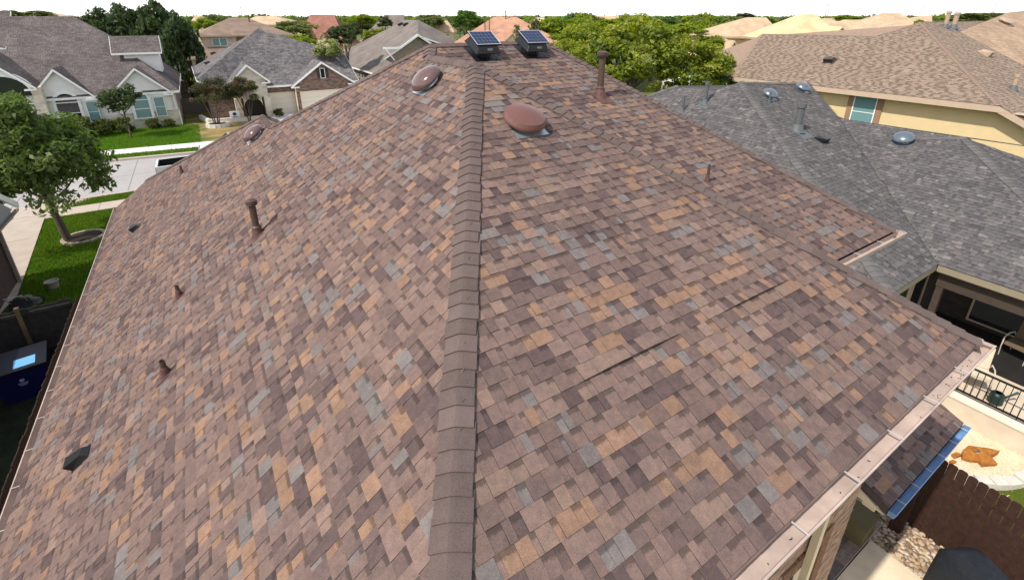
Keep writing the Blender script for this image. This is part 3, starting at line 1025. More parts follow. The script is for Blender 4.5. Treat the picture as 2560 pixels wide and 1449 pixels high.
dome_vent(onL(0.78, 13.1), nLv, vLv, 'small glossy brown dome vent at the far end of the west slope', 0, M_BRNG, M_GALV, 0.265, h=0.10, neck=0.105)
dome_vent(onR(3.55, 4.62), nRv, vRv, 'matte reddish-brown dome vent on the rear slope just right of the hip', 0, M_BRND, M_GALV, 0.275, h=0.075, neck=0.105)

def pipe(base, nrm, upv, h, r, label, m, cap=None, flash=True, group=None, name='vent_pipe'):
    base, nrm, upv = Vector(base), Vector(nrm), Vector(upv)
    t = empty(name, base, label, 'vent pipe', group)
    side = upv.cross(nrm).normalized()
    if flash:
        b = MB()
        b.obox(base + nrm * 0.013 - upv * r * 1.2, side, upv, nrm, r * 2.6, r * 3.2, 0.0025)
        b.build('flashing', mat('brown_flashing', (0.115, 0.06, 0.052), 0.55, 0.25, 9) if m is M_BRN else M_GREYP, t)
        b = MB()
        b.lathe(base - Vector((0, 0, 0.06)), (0, 0, 1), [(r * 2.3, 0), (r * 1.7, 0.08), (r * 1.35, 0.14 + r), (r * 1.3, 0.15 + r), (r * 1.02, 0.155 + r)], 24)
        b.build('boot', mat('brown_flashing', (0.115, 0.06, 0.052)) if m is M_BRN else M_GREYP, t, smooth=True)
    b = MB()
    b.lathe(base, (0, 0, 1), [(r, -0.05), (r, h), (r * 0.86, h), (r * 0.86, h - 0.12)], 24)
    b.build('pipe', m, t, smooth=True)
    b = MB()
    b.lathe(base + Vector((0, 0, h - 0.1)), (0, 0, 1), [(r * 0.86, 0), (0.001, 0)], 24)
    b.build('pipe_inside', M_BLK, t)
    if cap == 'storm':
        b = MB()
        b.lathe(base + Vector((0, 0, 0.10 + r)), (0, 0, 1), [(r * 1.02, 0.03), (r * 1.5, 0.0), (r * 1.5, -0.012), (r * 1.02, -0.012)], 24)
        b.build('storm_collar', m, t, smooth=True)
        b = MB()
        b.lathe(base + Vector((0, 0, h - 0.03)), (0, 0, 1), [(r * 1.0, -0.02), (r * 1.65, 0.0), (r * 1.75, 0.012), (r * 1.6, 0.018), (r * 1.6, 0.03), (r * 1.78, 0.034), (r * 1.78, 0.048), (r * 1.62, 0.052), (r * 1.62, 0.064), (r * 1.7, 0.075), (r * 0.9, 0.105), (0.001, 0.11)], 28)
        b.build('rain_cap', m, t, smooth=True)
    if cap == 'ring':
        b = MB()
        b.lathe(base + Vector((0, 0, h - 0.03)), (0, 0, 1), [(r * 1.02, -0.12), (r * 1.25, -0.12), (r * 1.25, 0.03), (r * 1.02, 0.03), (r * 0.9, 0.0)], 24)
        b.build('collar', m, t, smooth=True)
    return t
pipe(onL(0.13, 7.54), nLv, vLv, 0.58, 0.052, 'tall brown flue pipe with ribbed cap on the west slope', M_BRN, 'storm')
pipe(onL(-1.38, 6.07), nLv, vLv, 0.24, 0.036, 'short brown vent pipe on the west slope, nearest the gutter corner', M_BRN)
pipe(onL(-1.21, 8.08), nLv, vLv, 0.21, 0.032, 'short brown vent pipe on the west slope, middle of the three', M_BRN)
pipe(onL(-1.19, 16.25), nLv, vLv, 0.24, 0.034, 'short brown vent pipe at the far end of the west slope by the street', M_BRN)
pipe(onU(6.6, 6.38), nRv, vRv, 0.80, 0.065, 'tall brown flue pipe with flat cap standing on the upper rear slope', M_BRN, 'storm')
pipe(onU(6.88, 3.85), nRv, vRv, 0.30, 0.023, 'thin brown vent pipe low on the upper rear slope', M_BRN)

def flap_vent(c, nrm, upv, label, s=1.0, m=M_BLK, parent=None):
    c, nrm, upv = Vector(c), Vector(nrm), Vector(upv)
    side = upv.cross(nrm).normalized()
    t = empty('flap_vent', c, label, 'roof vent')
    b = MB()
    b.obox(c + nrm * 0.012, side, upv, nrm, 0.13 * s, 0.13 * s, 0.002)
    b.build('flange', m, t)
    b = MB()
    P = lambda i, j, k: c + side * i * s + upv * j * s + nrm * (0.012 + k * s)
    lo_ = [P(-0.10, -0.12, 0.0), P(0.10, -0.12, 0.0), P(0.10, 0.12, 0), P(-0.10, 0.12, 0)]
    hi_ = [P(-0.10, -0.13, 0.115), P(0.10, -0.13, 0.115), P(0.075, 0.08, 0.075), P(-0.075, 0.08, 0.075)]
    b.face(hi_)
    for k in range(1, 4):
        j = (k + 1) % 4
        b.face([lo_[k], lo_[j], hi_[j], hi_[k]])
    b.face([hi_[0], hi_[1], P(0.10, -0.13, 0.085), P(-0.10, -0.13, 0.085)])
    b.build('hood', m, t, merge=False)
    b = MB()
    b.obox(P(0, -0.11, 0.03), side, upv, nrm, 0.085 * s, 0.004, 0.028 * s)
    b.build('flap', m, t)
    return t
flap_vent(onL(-2.50, 6.08), nLv, vLv, 'black hooded exhaust vent low on the west slope, nearest one')
flap_vent(onL(-2.44, 14.75), nLv, vLv, 'black hooded exhaust vent low on the west slope, farthest one')

def solar_fan(c, label):
    c = Vector(c)
    n, u = nRv, vRv
    s = Vector((1, 0, 0))
    t = empty('solar_attic_fan', c, label, 'solar vent', 'solar attic fans on the upper slope')
    b = MB(); b.obox(c + n * 0.013 - u * 0.02, s, u, n, 0.30, 0.32, 0.003); b.build('flashing', M_BLKM, t)
    b = MB(); b.lathe(c + n * 0.012, n, [(0.20, 0), (0.19, 0.03), (0.18, 0.13)], 32); b.build('neck', M_BLK, t, smooth=True)
    b = MB()
    P = lambda i, j, k: c + s * i + u * j + n * k
    a0 = [P(-0.285, -0.285, 0.12), P(0.285, -0.285, 0.12), P(0.285, 0.285, 0.12), P(-0.285, 0.285, 0.12)]
    a1 = [P(-0.285, -0.285, 0.145), P(0.285, -0.285, 0.145), P(0.285, 0.285, 0.145), P(-0.285, 0.285, 0.145)]
    a2 = [P(-0.215, -0.215, 0.275), P(0.215, -0.215, 0.275), P(0.215, 0.215, 0.275), P(-0.215, 0.215, 0.275)]
    b.face(a0[::-1])
    for p, q in ((a0, a1), (a1, a2)):
        for k in range(4):
            j = (k + 1) % 4
            b.face([p[k], p[j], q[j], q[k]])
    b.face(a2)
    hood = b.build('hood', M_BLKM, t)
    bv = hood.modifiers.new('bevel', 'BEVEL'); bv.width = 0.018; bv.segments = 3
    # oval badge on the front
    fn = (n * 0.07 + u * -0.13).normalized()
    fdir = (a2[0] - a1[0]); fdir = ((a2[0] + a2[1]) / 2 - (a1[0] + a1[1]) / 2).normalized()
    cen = (a1[0] + a1[1] + a2[0] + a2[1]) / 4 + s * 0.03
    fnn = s.cross(fdir).normalized()
    b = MB()
    ring = [cen + fnn * 0.004 + s * math.cos(k * math.pi / 12) * 0.065 + fdir * math.sin(k * math.pi / 12) * 0.024 for k in range(24)]
    rin = [cen + fnn * 0.005 + s * math.cos(k * math.pi / 12) * 0.058 + fdir * math.sin(k * math.pi / 12) * 0.018 for k in range(24)]
    for k in range(24):
        j = (k + 1) % 24
        b.face([ring[k], ring[j], rin[j], rin[k]])
    for k, wd in enumerate((0.011, 0.007, 0.009, 0.006, 0.010, 0.008)):
        b.obox(cen + fnn * 0.0055 + s * (-0.042 + k * 0.0155), s, fdir, fnn, wd * 0.55, 0.008, 0.0008)
    b.build('badge', mat('badge_silver', (0.5, 0.5, 0.5), 0.4, 0.05), hood)
    b = MB(); b.obox(P(0.0, -0.2, 0.085), s, u, n, 0.045, 0.002, 0.006); b.build('plate', M_ALU, t)
    for k in (-1, 1):
        b = MB(); b.bar(P(0.12 * k + 0.1, -0.31, 0.02), P(0.05 * k + 0.05, -0.12, 0.13), 0.012); b.build('strut', M_BLK, t)
    # panel, slightly tilted forward
    q = (u * math.cos(R(6)) + n * math.sin(R(6))).normalized()
    pn = s.cross(q).normalized()
    pc = c + n * 0.325
    b = MB(); b.obox(pc, s, q, pn, 0.275, 0.235, 0.014); pan = b.build('solar_panel', M_BLKM, t)
    b = MB()
    for a, bb in ((-1, 0), (1, 0)):
        b.obox(pc + s * a * 0.268 + pn * 0.0152, s, q, pn, 0.007, 0.235, 0.0015)
        b.obox(pc + q * a * 0.228 + pn * 0.0152, s, q, pn, 0.261, 0.007, 0.0015)
    b.build('panel_frame', M_ALU, pan)
    for i in range(6):
        for j in range(4):
            b = MB()
            b.obox(pc + s * (-0.215 + i * 0.086) + q * (-0.163 + j * 0.1087) + pn * 0.0148, s, q, pn, 0.0405, 0.0515, 0.0012)
            b.build('solar_cell', M_SOLAR, pan, merge=False)
    b = MB(); b.obox(pc + pn * 0.0142, s, q, pn, 0.262, 0.222, 0.0006); b.build('backing_sheet', mat('cell_backing', (0.24, 0.28, 0.36), 0.3), pan)
    return t
solar_fan(onU(4.84, 8.12), 'left solar-powered attic fan with blue panel at the ridge, nearer the apex')
solar_fan(onU(6.06, 8.12), 'right solar-powered attic fan with blue panel at the ridge, nearer the big tree')

# ------------------------------------------------------------------ rear patio below (right edge)
por = empty('porch_roof', (8.4, 1, GZ), 'low lean-to porch roof with brown shingles below the rear gutter', 'porch roof')
sP = 0.4; cP = 1 / math.sqrt(1 + sP * sP)
ze, ye = -3.1, 0.20
b = MB()
b.prism([(7.05, ye, ze - 0.01), (9.95, ye, ze - 0.01), (9.95, 2.29, ze + sP * (2.29 - ye) - 0.01), (7.05, 2.29, ze + sP * (2.29 - ye) - 0.01)], (0, 0, -0.14))
pr = b.build('deck', M_DECK, por)
pp = shingles((0, ye, ze), (1, 0, 0), (0, cP, sP * cP), 16, EX, lambda v: (7.05, 9.95) if v * cP < 2.2 else (0, 0), PAL_BROWN, 77)
lay(pp, M_SH, pr, 60)
gp = gutter(por, (7.03, ye - 0.01, ze - 0.03), (9.97, ye - 0.01, ze - 0.03), (0, -1, 0), m=mat('sky_tinted_gutter', (0.16, 0.29, 0.50), 0.35, 0.2, 4, spec=0.6), wd=0.10, step=0.5, first=0.3)  # blue base colour stands in for sky reflected in the trough
b = MB(); b.prism([(7.04, ye + 0.02, ze - 0.15), (7.04, 2.28, ze - 0.15), (7.04, 2.28, ze + sP * (2.28 - ye) - 0.15)], (-0.03, 0, 0)); b.build('gable_panel', M_CREAM, por)
for xx in (9.75,):
    b = MB(); b.box(xx - 0.1, xx + 0.1, ye + 0.15, ye + 0.35, GZ, ze - 0.13); b.build('post', M_WOODB, por)
b = MB(); b.box(7.06, 9.94, ye + 0.14, ye + 0.30, ze - 0.26, ze - 0.155); b.build('beam', M_CREAM, por)
cb = empty('storage_box', (9.1, 0.85, GZ), 'olive storage box on the porch tiles below the lean-to roof', 'box')
M_OLV = mat('olive_metal', (0.13, 0.105, 0.05), 0.6, 0.1, 4)
b = MB(); b.box(8.7, 9.2, 0.64, 1.05, GZ + 0.1, -5.46); b.build('body', M_OLV, cb)
b = MB(); b.box(8.68, 9.22, 0.62, 1.07, -5.455, -5.40); b.build('lid', M_OLV, cb)
M_PATC = mat('pale_patio_concrete', (0.70, 0.58, 0.42), 0.9, 0.16, 1.6, 0.15)
slab('rear_patio', [(6.3, -6), (9.05, -6), (9.05, 0.60), (6.3, 0.60)], M_PATC, GZ, GZ + 0.10)
slab('rear_patio_south', [(1.0, -6), (6.3, -6), (6.3, YW), (1.0, YW)], M_PATC, GZ, GZ + 0.098)
tf = slab('porch_floor', [(6.28, 0.62), (9.6, 0.62), (9.6, 2.3), (6.28, 2.3)], mat('grout', (0.42, 0.36, 0.3)), GZ, GZ + 0.10)
rng = random.Random(9)
M_TILE = [mat('wood_tile_%s' % s, c, 0.5, 0.3, 14) for s, c in (('a', (0.19, 0.145, 0.12)), ('b', (0.24, 0.19, 0.155)), ('c', (0.15, 0.115, 0.098)))]
y = 0.63
r_ = 0
while y < 2.2:
    x = 6.3 - (0.3 if r_ % 2 else 0.0)
    while x < 9.6:
        a, c = max(x, 6.3), min(x + 0.9, 9.58)
        if c - a > 0.05:
            b = MB(); b.box(a, c - 0.006, y, y + 0.194, GZ + 0.1, GZ + 0.108); b.build('tile', rng.choice(M_TILE), tf, merge=False)
        x += 0.9
    y += 0.2
    r_ += 1
# river rock bed
def stones(name, n, area, zc, size, seed, cols, m, label=None, cat=None):
    rng = random.Random(seed)
    mb = MB()
    ico = [(0, 0, 1), (0.89, 0, 0.45), (0.28, 0.85, 0.45), (-0.72, 0.53, 0.45), (-0.72, -0.53, 0.45), (0.28, -0.85, 0.45), (0.72, 0.53, -0.3), (-0.28, 0.85, -0.3), (-0.89, 0, -0.3), (-0.28, -0.85, -0.3), (0.72, -0.53, -0.3)]
    tri = [(0, 1, 2), (0, 2, 3), (0, 3, 4), (0, 4, 5), (0, 5, 1), (1, 6, 2), (2, 6, 7), (2, 7, 3), (3, 7, 8), (3, 8, 4), (4, 8, 9), (4, 9, 5), (5, 9, 10), (5, 10, 1), (1, 10, 6)]
    for _ in range(n):
        x, y = area(rng)
        s = rng.uniform(*size)
        a = rng.uniform(0, 6.28)
        sx, sy, sz = s * rng.uniform(0.8, 1.5), s * rng.uniform(0.7, 1.1), s * rng.uniform(0.5, 0.9)
        pts = []
        for p in ico:
            q = (p[0] * sx * rng.uniform(0.85, 1.15), p[1] * sy * rng.uniform(0.85, 1.15), p[2] * sz)
            pts.append((x + q[0] * math.cos(a) - q[1] * math.sin(a), y + q[0] * math.sin(a) + q[1] * math.cos(a), zc + sz * 0.3 + q[2]))
        c = rng.choice(cols); k = rng.uniform(0.8, 1.2)
        c = (c[0] * k, c[1] * k, c[2] * k, 0)
        for t in tri:
            mb.face([pts[i] for i in t], c)
    o = mb.build(name, m, merge=False, kind='stuff')
    if label:
        tag(o, label, cat)
    return o
def attr_mat(name, rough=0.85):
    m, n, l, b = nodes(name)
    a = n.new('ShaderNodeAttribute'); a.attribute_name = 'Col'
    l.new(a.outputs['Color'], b.inputs['Base Color'])
    b.inputs['Roughness'].default_value = rough
    return m
M_ATTR = attr_mat('stone_colours')
sheet('rock_bed', [(9.05, -5), (10.08, -5), (10.08, 2.3), (9.05, 2.3)], mat('rock_bed_soil', (0.2, 0.15, 0.1), 0.95, 0.3, 9), GZ + 0.03)
stones('river_rock', 2600, lambda r: (r.uniform(9.0, 10.1), r.uniform(-3.2, 1.6)), GZ + 0.05, (0.022, 0.05), 3, [(0.42, 0.30, 0.19), (0.52, 0.40, 0.27), (0.30, 0.20, 0.13), (0.55, 0.47, 0.38), (0.24, 0.17, 0.12)], M_ATTR, 'tan and brown river rock between the patio and the dark fence', 'rocks')
# dark fence with dog-eared boards
fe = empty('board_fence', (10.13, -1.5, GZ), 'dark brown stained dog-eared board fence beside the pale gravel yard', 'fence')
y = 0.75
rng = random.Random(12)
while y > -4.6:
    b = MB()
    wd = 0.138
    h = -4.12 + rng.uniform(-0.015, 0.015)
    b.prism([(10.10 + rng.uniform(-0.004, 0.004), y, GZ), (10.10, y - wd, GZ), (10.10, y - wd, h - 0.03), (10.10, y - wd + 0.03, h), (10.10, y - 0.03, h), (10.10, y, h - 0.03)], (0.018, 0, 0))
    b.build('board', M_WOODB, fe, merge=False)
    y -= 0.143
for zz in (-5.6, -4.5):
    b = MB(); b.box(10.125, 10.165, -4.6, 0.75, zz - 0.045, zz + 0.045); b.build('rail', M_WOODB, fe)
# covered grill
gr = empty('covered_grill', (8.9, -0.95, GZ), 'grill under a black fabric cover with a worn white logo on the patio', 'grill')
b = MB()
cover = [(-0.62, -0.33, 0.0), (0.62, -0.33, 0.0), (0.62, 0.33, 0.0), (-0.62, 0.33, 0.0)]
lv = [(1.0, 0.1), (0.99, 0.55), (0.97, 0.95), (0.80, 1.12), (0.60, 1.22)]
rot = Matrix.Rotation(R(58), 3, 'Z')
gc = Vector((8.95, -0.92, GZ))
rng = random.Random(4)
rings = []
for s_, z_ in lv:
    ring = []
    for k in range(32):
        a = 2 * math.pi * k / 32
        cx_, sx_ = math.cos(a), math.sin(a)
        p = Vector((0.66 * s_ * math.copysign(abs(cx_) ** 0.35, cx_), 0.36 * (s_ if z_ < 1 else s_ * 0.95) * math.copysign(abs(sx_) ** 0.35, sx_), z_))
        p += Vector((rng.uniform(-.012, .012), rng.uniform(-.012, .012), rng.uniform(-.012, .012)))
        ring.append(gc + rot @ p)
    rings.append(ring)
for p, q in zip(rings, rings[1:]):
    for k in range(32):
        b.face([p[k], p[(k+1) % 32], q[(k+1) % 32], q[k]])
b.face(rings[-1])
b.build('cover', mat('black_cover_fabric', (0.016, 0.02, 0.027), 0.7, 0.25, 12, 0.3, bscale=30), gr, smooth=True)
b = MB()
rng = random.Random(8)
for k in range(7):
    c = gc + rot @ Vector((-0.12 + 0.035 * k, -0.335 - 0.012 + 0.0 * k, 0.86))
    b.obox(c, rot @ Vector((1, 0, 0)), rot @ Vector((0, 1, 0)), (0, 0, 1), 0.012 + 0.004 * (k % 3), 0.004, 0.022)
b.build('logo', mat('worn_white_print', (0.55, 0.55, 0.55), 0.8, 0.4, 60), gr)

# ================================================================== NEIGHBOUR YARD (right)
M_GRAV = mat('pale_gravel', (0.72, 0.60, 0.42), 0.95, 0.14, 5, 0.9, bscale=38)
sheet('gravel_yard', [(10.2, -8), (14.1, -8), (14.1, 3.0), (10.2, 3.0)], M_GRAV, GZ + 0.16)
stones('loose_gravel', 2600, lambda r: (r.uniform(11.9, 14.05), r.uniform(-0.55, 1.9)), GZ + 0.162, (0.007, 0.016), 6, [(0.72, 0.61, 0.44), (0.66, 0.54, 0.38), (0.76, 0.66, 0.5), (0.58, 0.47, 0.34)], M_ATTR, 'pale loose gravel covering the yard inside the curved stone edging', 'gravel')
lawn2 = []
cen = (13.6, 1.3)
for k in range(13):
    a = R(196 + k * 9.2)
    lawn2.append((cen[0] + math.cos(a) * 1.95, cen[1] + math.sin(a) * 1.95))
sheet('neighbour_lawn', [(10.2, 0.9)] + lawn2 + [(14.0, -0.8), (14.0, -8), (10.2, -8)], grass_mat('yellow_green_lawn', (0.06, 0.10, 0.012), (0.10, 0.13, 0.015), (0.14, 0.15, 0.03)), GZ + 0.17)
ed = empty('stone_edging', (12.5, -0.3, GZ), 'curved whitish limestone edging around the pale gravel bed', 'stone edging')
for k in range(12):
    a0, a1 = R(196 + k * 9.2 + 0.5), R(196 + (k + 1) * 9.2 - 0.5)
    b = MB()
    r0, r1 = 1.83, 2.05
    b.prism([(cen[0] + math.cos(a) * r, cen[1] + math.sin(a) * r, GZ + 0.1) for a, r in ((a0, r0), (a1, r0), (a1, r1), (a0, r1))], (0, 0, 0.22 + 0.015 * math.sin(k * 2.3)))
    b.build('block', mat('limestone_block', (0.66, 0.61, 0.54), 0.9, 0.15, 6, 0.4), ed)
# rusty crumpled metal piece
ru = MB()
rng = random.Random(3)
rc = Vector((13.15, 0.12, GZ + 0.18))
def leafpoly(pts, z):
    return [rc + Vector((x, y, z + 0.05 * math.sin(x * 7 + y * 5))) for x, y in pts]
outer = [(-0.42, 0.20), (-0.22, 0.27), (0.0, 0.24), (0.14, 0.10), (0.28, -0.02), (0.42, -0.20), (0.25, -0.17), (0.12, -0.12), (0.05, -0.28), (-0.10, -0.20), (-0.28, -0.10), (-0.20, -0.02), (-0.32, 0.06)]
inner_ = [(-0.15, 0.14), (-0.02, 0.15), (0.02, 0.02), (-0.08, 0.04)]
po = leafpoly(outer, 0.10); pi_ = leafpoly(inner_, 0.16)
for k in range(len(po)):
    j = (k + 1) % len(po)
    m_ = (k * len(pi_)) // len(po)
    m2 = (((k + 1) * len(pi_)) // len(po)) % len(pi_)
    q = [po[k], po[j], pi_[m2]] + ([pi_[m_]] if m_ != m2 else [])
    ru.face(q)
    ru.face([po[j], po[k], po[k] - Vector((0, 0, 0.09)), po[j] - Vector((0, 0, 0.09))])
ro = ru.build('rusty_metal_piece', mat('rust_orange', (0.36, 0.14, 0.025), 0.8, 0.35, 9, 0.3), merge=False)
tag(ro, 'rust-orange crumpled metal piece lying on the pale gravel', 'scrap metal')
for k, (x, y, s_) in enumerate(((12.75, 0.42, 0.13), (12.45, 0.40, 0.09))):
    b = MB(); b.prism([(x - s_, y, GZ + 0.17), (x + s_ * 0.9, y - s_ * 0.5, GZ + 0.17), (x + s_ * 0.7, y + s_ * 0.3, GZ + 0.17), (x - s_ * 0.6, y + s_ * 0.6, GZ + 0.17)], (0, 0, 0.05))
    o = b.build('rusty_metal_scrap', mat('rust_orange', (0.36, 0.14, 0.025)))
    tag(o, ('small rust-brown scrap between the large rusty piece and the porch gutter', 'smallest rust-brown scrap tucked against the lean-to porch gutter')[k], 'scrap metal')

# ------------------------------------------------------------------ grey-roofed neighbour (right)
n1 = empty('grey_roof_house', (18, 6, GZ), 'next-door house with a grey mottled shingle hip roof right of the near roof', 'house')
s1, sw1 = 0.42, 0.60
EZ = -2.9
k0 = (13.3, 2.65, EZ); vb = (16.2, 2.65, EZ); VT = (22.25, 8.70, EZ + 0.42 * 6.05); T1 = (19.6, 11.66, 0.885); T2 = (24.0, 10.95, 0.586)
W2a = (21.43, 6.18, EZ + 0.42 * 5.23); W2b = (22.11, 4.46, EZ + 0.42 * 5.91); W2c = (16.2, -1.45, EZ); W2e = (27.2, -1.45, EZ)
W1n = (19.04, 12.58, EZ + 0.6 * 5.74); W1m = (18.94, 14.46, EZ + 0.6 * 5.64); W1c = (13.3, 20.4, EZ)
dk = MB()
for f in ([k0, vb, VT, T2, T1], [vb, W2c, W2b, W2a, VT], [k0, T1, W1n, W1m, W1c], [W2c, W2e, W2b], [T1, T2, (24, 14, EZ), W1m, W1n], [W2b, W2e, (23.9, 6.3, EZ), W2a], [VT, W2a, (23.9, 6.3, EZ)], [VT, (23.9, 6.3, EZ), (26.5, 12, EZ), T2], [W1m, W1c, (22, 20.4, EZ)]):
    dk.face([Vector(p) + Vector((0, 0, -0.012)) for p in f])
    dk.face([Vector(p) + Vector((0, 0, -0.16)) for p in f][::-1])
rf1 = dk.build('roof', M_DECKG, n1, merge=False)
c1_ = 1 / math.sqrt(1 + s1 * s1); cw_ = 1 / math.sqrt(1 + sw1 * sw1)
def lin(y, a, b, ax, ay): return a[ax] + (b[ax] - a[ax]) * (y - a[ay]) / (b[ay] - a[ay])
def lim_S1(v):
    y = 2.65 + v * c1_
    if y > T1[1]: return (0, 0)
    lo = lin(y, k0, T1, 0, 1)
    hi_ = lin(y, vb, VT, 0, 1) if y < VT[1] else lin(y, VT, T2, 0, 1) if y < T2[1] else lin(y, T2, T1, 0, 1)
    return (lo, hi_)
def lim_W2(v):
    x = 16.2 + v * c1_
    if x > VT[0] - 0.05: return (0, 0)
    hi_ = lin(x, vb, VT, 1, 0)
    lo = lin(x, W2c, W2b, 1, 0) if x < W2a[0] else lin(x, W2a, VT, 1, 0)
    if x > W2a[0] and x < W2b[0]:
        lo = lin(x, W2c, W2b, 1, 0)
    return (-hi_, -lo) if hi_ > lo else (0, 0)
def lim_W1(v):
    x = 13.3 + v * cw_
    if x > T1[0]: return (0, 0)
    lo = lin(x, k0, T1, 1, 0)
    hi_ = lin(x, W1c, W1m, 1, 0) if x < W1m[0] else lin(x, W1m, W1n, 1, 0) if x < W1n[0] else lin(x, W1n, T1, 1, 0)
    return (-hi_, -lo) if hi_ > lo else (0, 0)
p1 = shingles((0, 2.65, EZ), (1, 0, 0), (0, c1_, s1 * c1_), 70, 0.145, lim_S1, PAL_GREY, 51, dark_gap=0.10, trim=(1, 0))
p2 = shingles((16.2, 0, EZ), (0, -1, 0), (c1_, 0, s1 * c1_), 46, 0.145, lim_W2, PAL_GREY, 53, dark_gap=0.10, trim=(0, 1))
p3 = shingles((13.3, 0, EZ), (0, -1, 0), (cw_, 0, sw1 * cw_), 56, 0.145, lim_W1, PAL_GREY, 57, dark_gap=0.10)
def lim_S2(v):
    y = -1.45 + v * c1_
    if y > W2b[1]: return (0, 0)
    return (lin(y, W2c, W2b, 0, 1), lin(y, W2e, W2b, 0, 1))
p4 = shingles((0, -1.45, EZ), (1, 0, 0), (0, c1_, s1 * c1_), 44, 0.145, lim_S2, PAL_GREY, 59, dark_gap=0.10)
lay(p1 + p2 + p3 + p4, M_SHG, rf1, 300)
caps(rf1, M_CAPG, k0, T1, (-1, 0, -sw1), (0, -1, -s1), 0.19, 0.17, 21)
caps(rf1, M_CAPG, T1, T2, (0, -1, -s1), (0, 1, -s1), 0.19, 0.16, 22)
caps(rf1, M_CAPG, W2c, W2b, (-1, 0, -s1), (0, -1, -s1), 0.19, 0.17, 23)
caps(rf1, M_CAPG, W2b, W2a, (-1, 0, -s1), (1, 0, -s1), 0.19, 0.16, 24)
caps(rf1, M_CAPG, W1c, W1m, (-1, 0, -sw1), (0, 1, -s1), 0.19, 0.16, 25)
fb = MB()
fb.box(16.2, 16.225, -1.45, 2.63, EZ - 0.2, EZ - 0.02); fb.box(13.3, 16.2, 2.65, 2.675, EZ - 0.2, EZ - 0.02); fb.box(13.3, 13.325, 2.68, 20.3, EZ - 0.2, EZ - 0.02)
fb.box(16.23, 18.6, -1.4, 2.6, EZ - 0.23, EZ - 0.20)
fb.build('fascia', mat('dull_tan_fascia', (0.27, 0.23, 0.16), 0.7, 0.08, 3), n1)
b = MB(); b.box(16.45, 16.65, -1.3, 2.6, -3.62, EZ - 0.235); b.build('beam', mat('dark_beam', (0.06, 0.045, 0.035), 0.8), n1)  # deep header beam added to keep sun out of the patio
b = MB(); b.box(16.3, 18.58, -6, 3.04, -5.398, -5.385); b.build('patio_shade_floor', mat('shade_dark_floor', (0.022, 0.02, 0.019), 0.6, 0.2, 4), n1)  # added dark floor sheet; its colour paints the shade under the roof
prism_wall('wall', [(13.7, 3.05), (18.6, 3.05), (18.6, -1.0), (23.4, -1.0), (23.4, 7.5), (21.5, 13.5), (21.5, 20), (13.7, 20)], GZ, EZ - 0.2, brick_mat('shade_darkened_brick', (0.06, 0.045, 0.035), (0.035, 0.027, 0.022), (0.05, 0.042, 0.035)), n1)  # wall colour darkened to paint the shade inside the patio
def wall_window(parent, c, rv, w_, h_, frame, pane, bars=1, name='window', t=0.05, out=0.04):
    """window flat on a wall: c centre, rv horizontal direction along the wall (outside on its right hand: rv x z)"""
    c, rv = Vector(c), Vector(rv).normalized()
    z = Vector((0, 0, 1))
    nv = rv.cross(z).normalized()
    b = MB()
    for s_ in (-1, 1):
        b.obox(c + rv * s_ * (w_ / 2 - t / 2), rv, nv, z, t / 2, out, h_ / 2)
        b.obox(c + z * s_ * (h_ / 2 - t / 2), rv, nv, z, w_ / 2 - t, out, t / 2)
    if bars:
        b.obox(c, rv, nv, z, w_ / 2 - t, out * 0.8, t * 0.35)
    o = b.build(name, frame, parent)
    b = MB(); b.obox(c + nv * 0.004, rv, nv, z, w_ / 2 - t, 0.012, h_ / 2 - t); b.build('pane', pane, o)
    return o
wall_window(n1, (15.2, 3.03, -4.05), (1, 0, 0), 1.7, 1.9, M_TRIM, M_GLASSG, 0)
wall_window(n1, (16.8, 3.03, -4.05), (1, 0, 0), 1.1, 1.9, M_TRIM, M_GLASSD, 0)
wall_window(n1, (18.58, 1.2, -4.2), (0, -1, 0), 1.8, 2.1, M_TRIM, M_GLASSD, 0, name='patio_door')
for yy in (2.5, -1.2):
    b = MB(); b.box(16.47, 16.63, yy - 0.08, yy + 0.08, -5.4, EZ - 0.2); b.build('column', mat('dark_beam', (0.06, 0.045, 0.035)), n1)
slab('neighbour_patio', [(14.25, -6), (18.6, -6), (18.6, 3.05), (14.25, 3.05)], mat('neighbour_patio_concrete', (0.6, 0.5, 0.38), 0.9, 0.1, 2), GZ, -5.40)
lw = MB(); lw.box(14.05, 14.25, -6, 3.05, GZ, -5.26)
tag(lw.build('low_retaining_wall', mat('cream_wall_plaster', (0.62, 0.53, 0.42), 0.9, 0.12, 2, 0.2)), 'low cream plastered wall holding up the neighbour patio', 'low wall')
cp_ = MB(); cp_.box(14.02, 14.29, -6, 3.05, -5.258, -5.21)
tag(cp_.build('wall_coping', mat('pale_coping', (0.74, 0.66, 0.54), 0.8, 0.06, 3)), 'pale flat coping running along the top of the low cream wall', 'coping')
rl = empty('metal_railing', (14.6, 0, -5.4), 'black metal baluster railing along the edge of the neighbour patio', 'railing')
for zz in (-5.28, -4.55):
    b = MB(); b.box(14.53, 14.57, -5, 2.2, zz - 0.02, zz + 0.02); b.build('rail', M_BLK, rl)
y = 2.1
while y > -3.5:
    b = MB(); b.box(14.542, 14.558, y - 0.008, y + 0.008, -5.28 if int(y * 10) % 10 else -5.4, -4.55); b.build('baluster', M_BLK, rl, merge=False)
    y -= 0.125
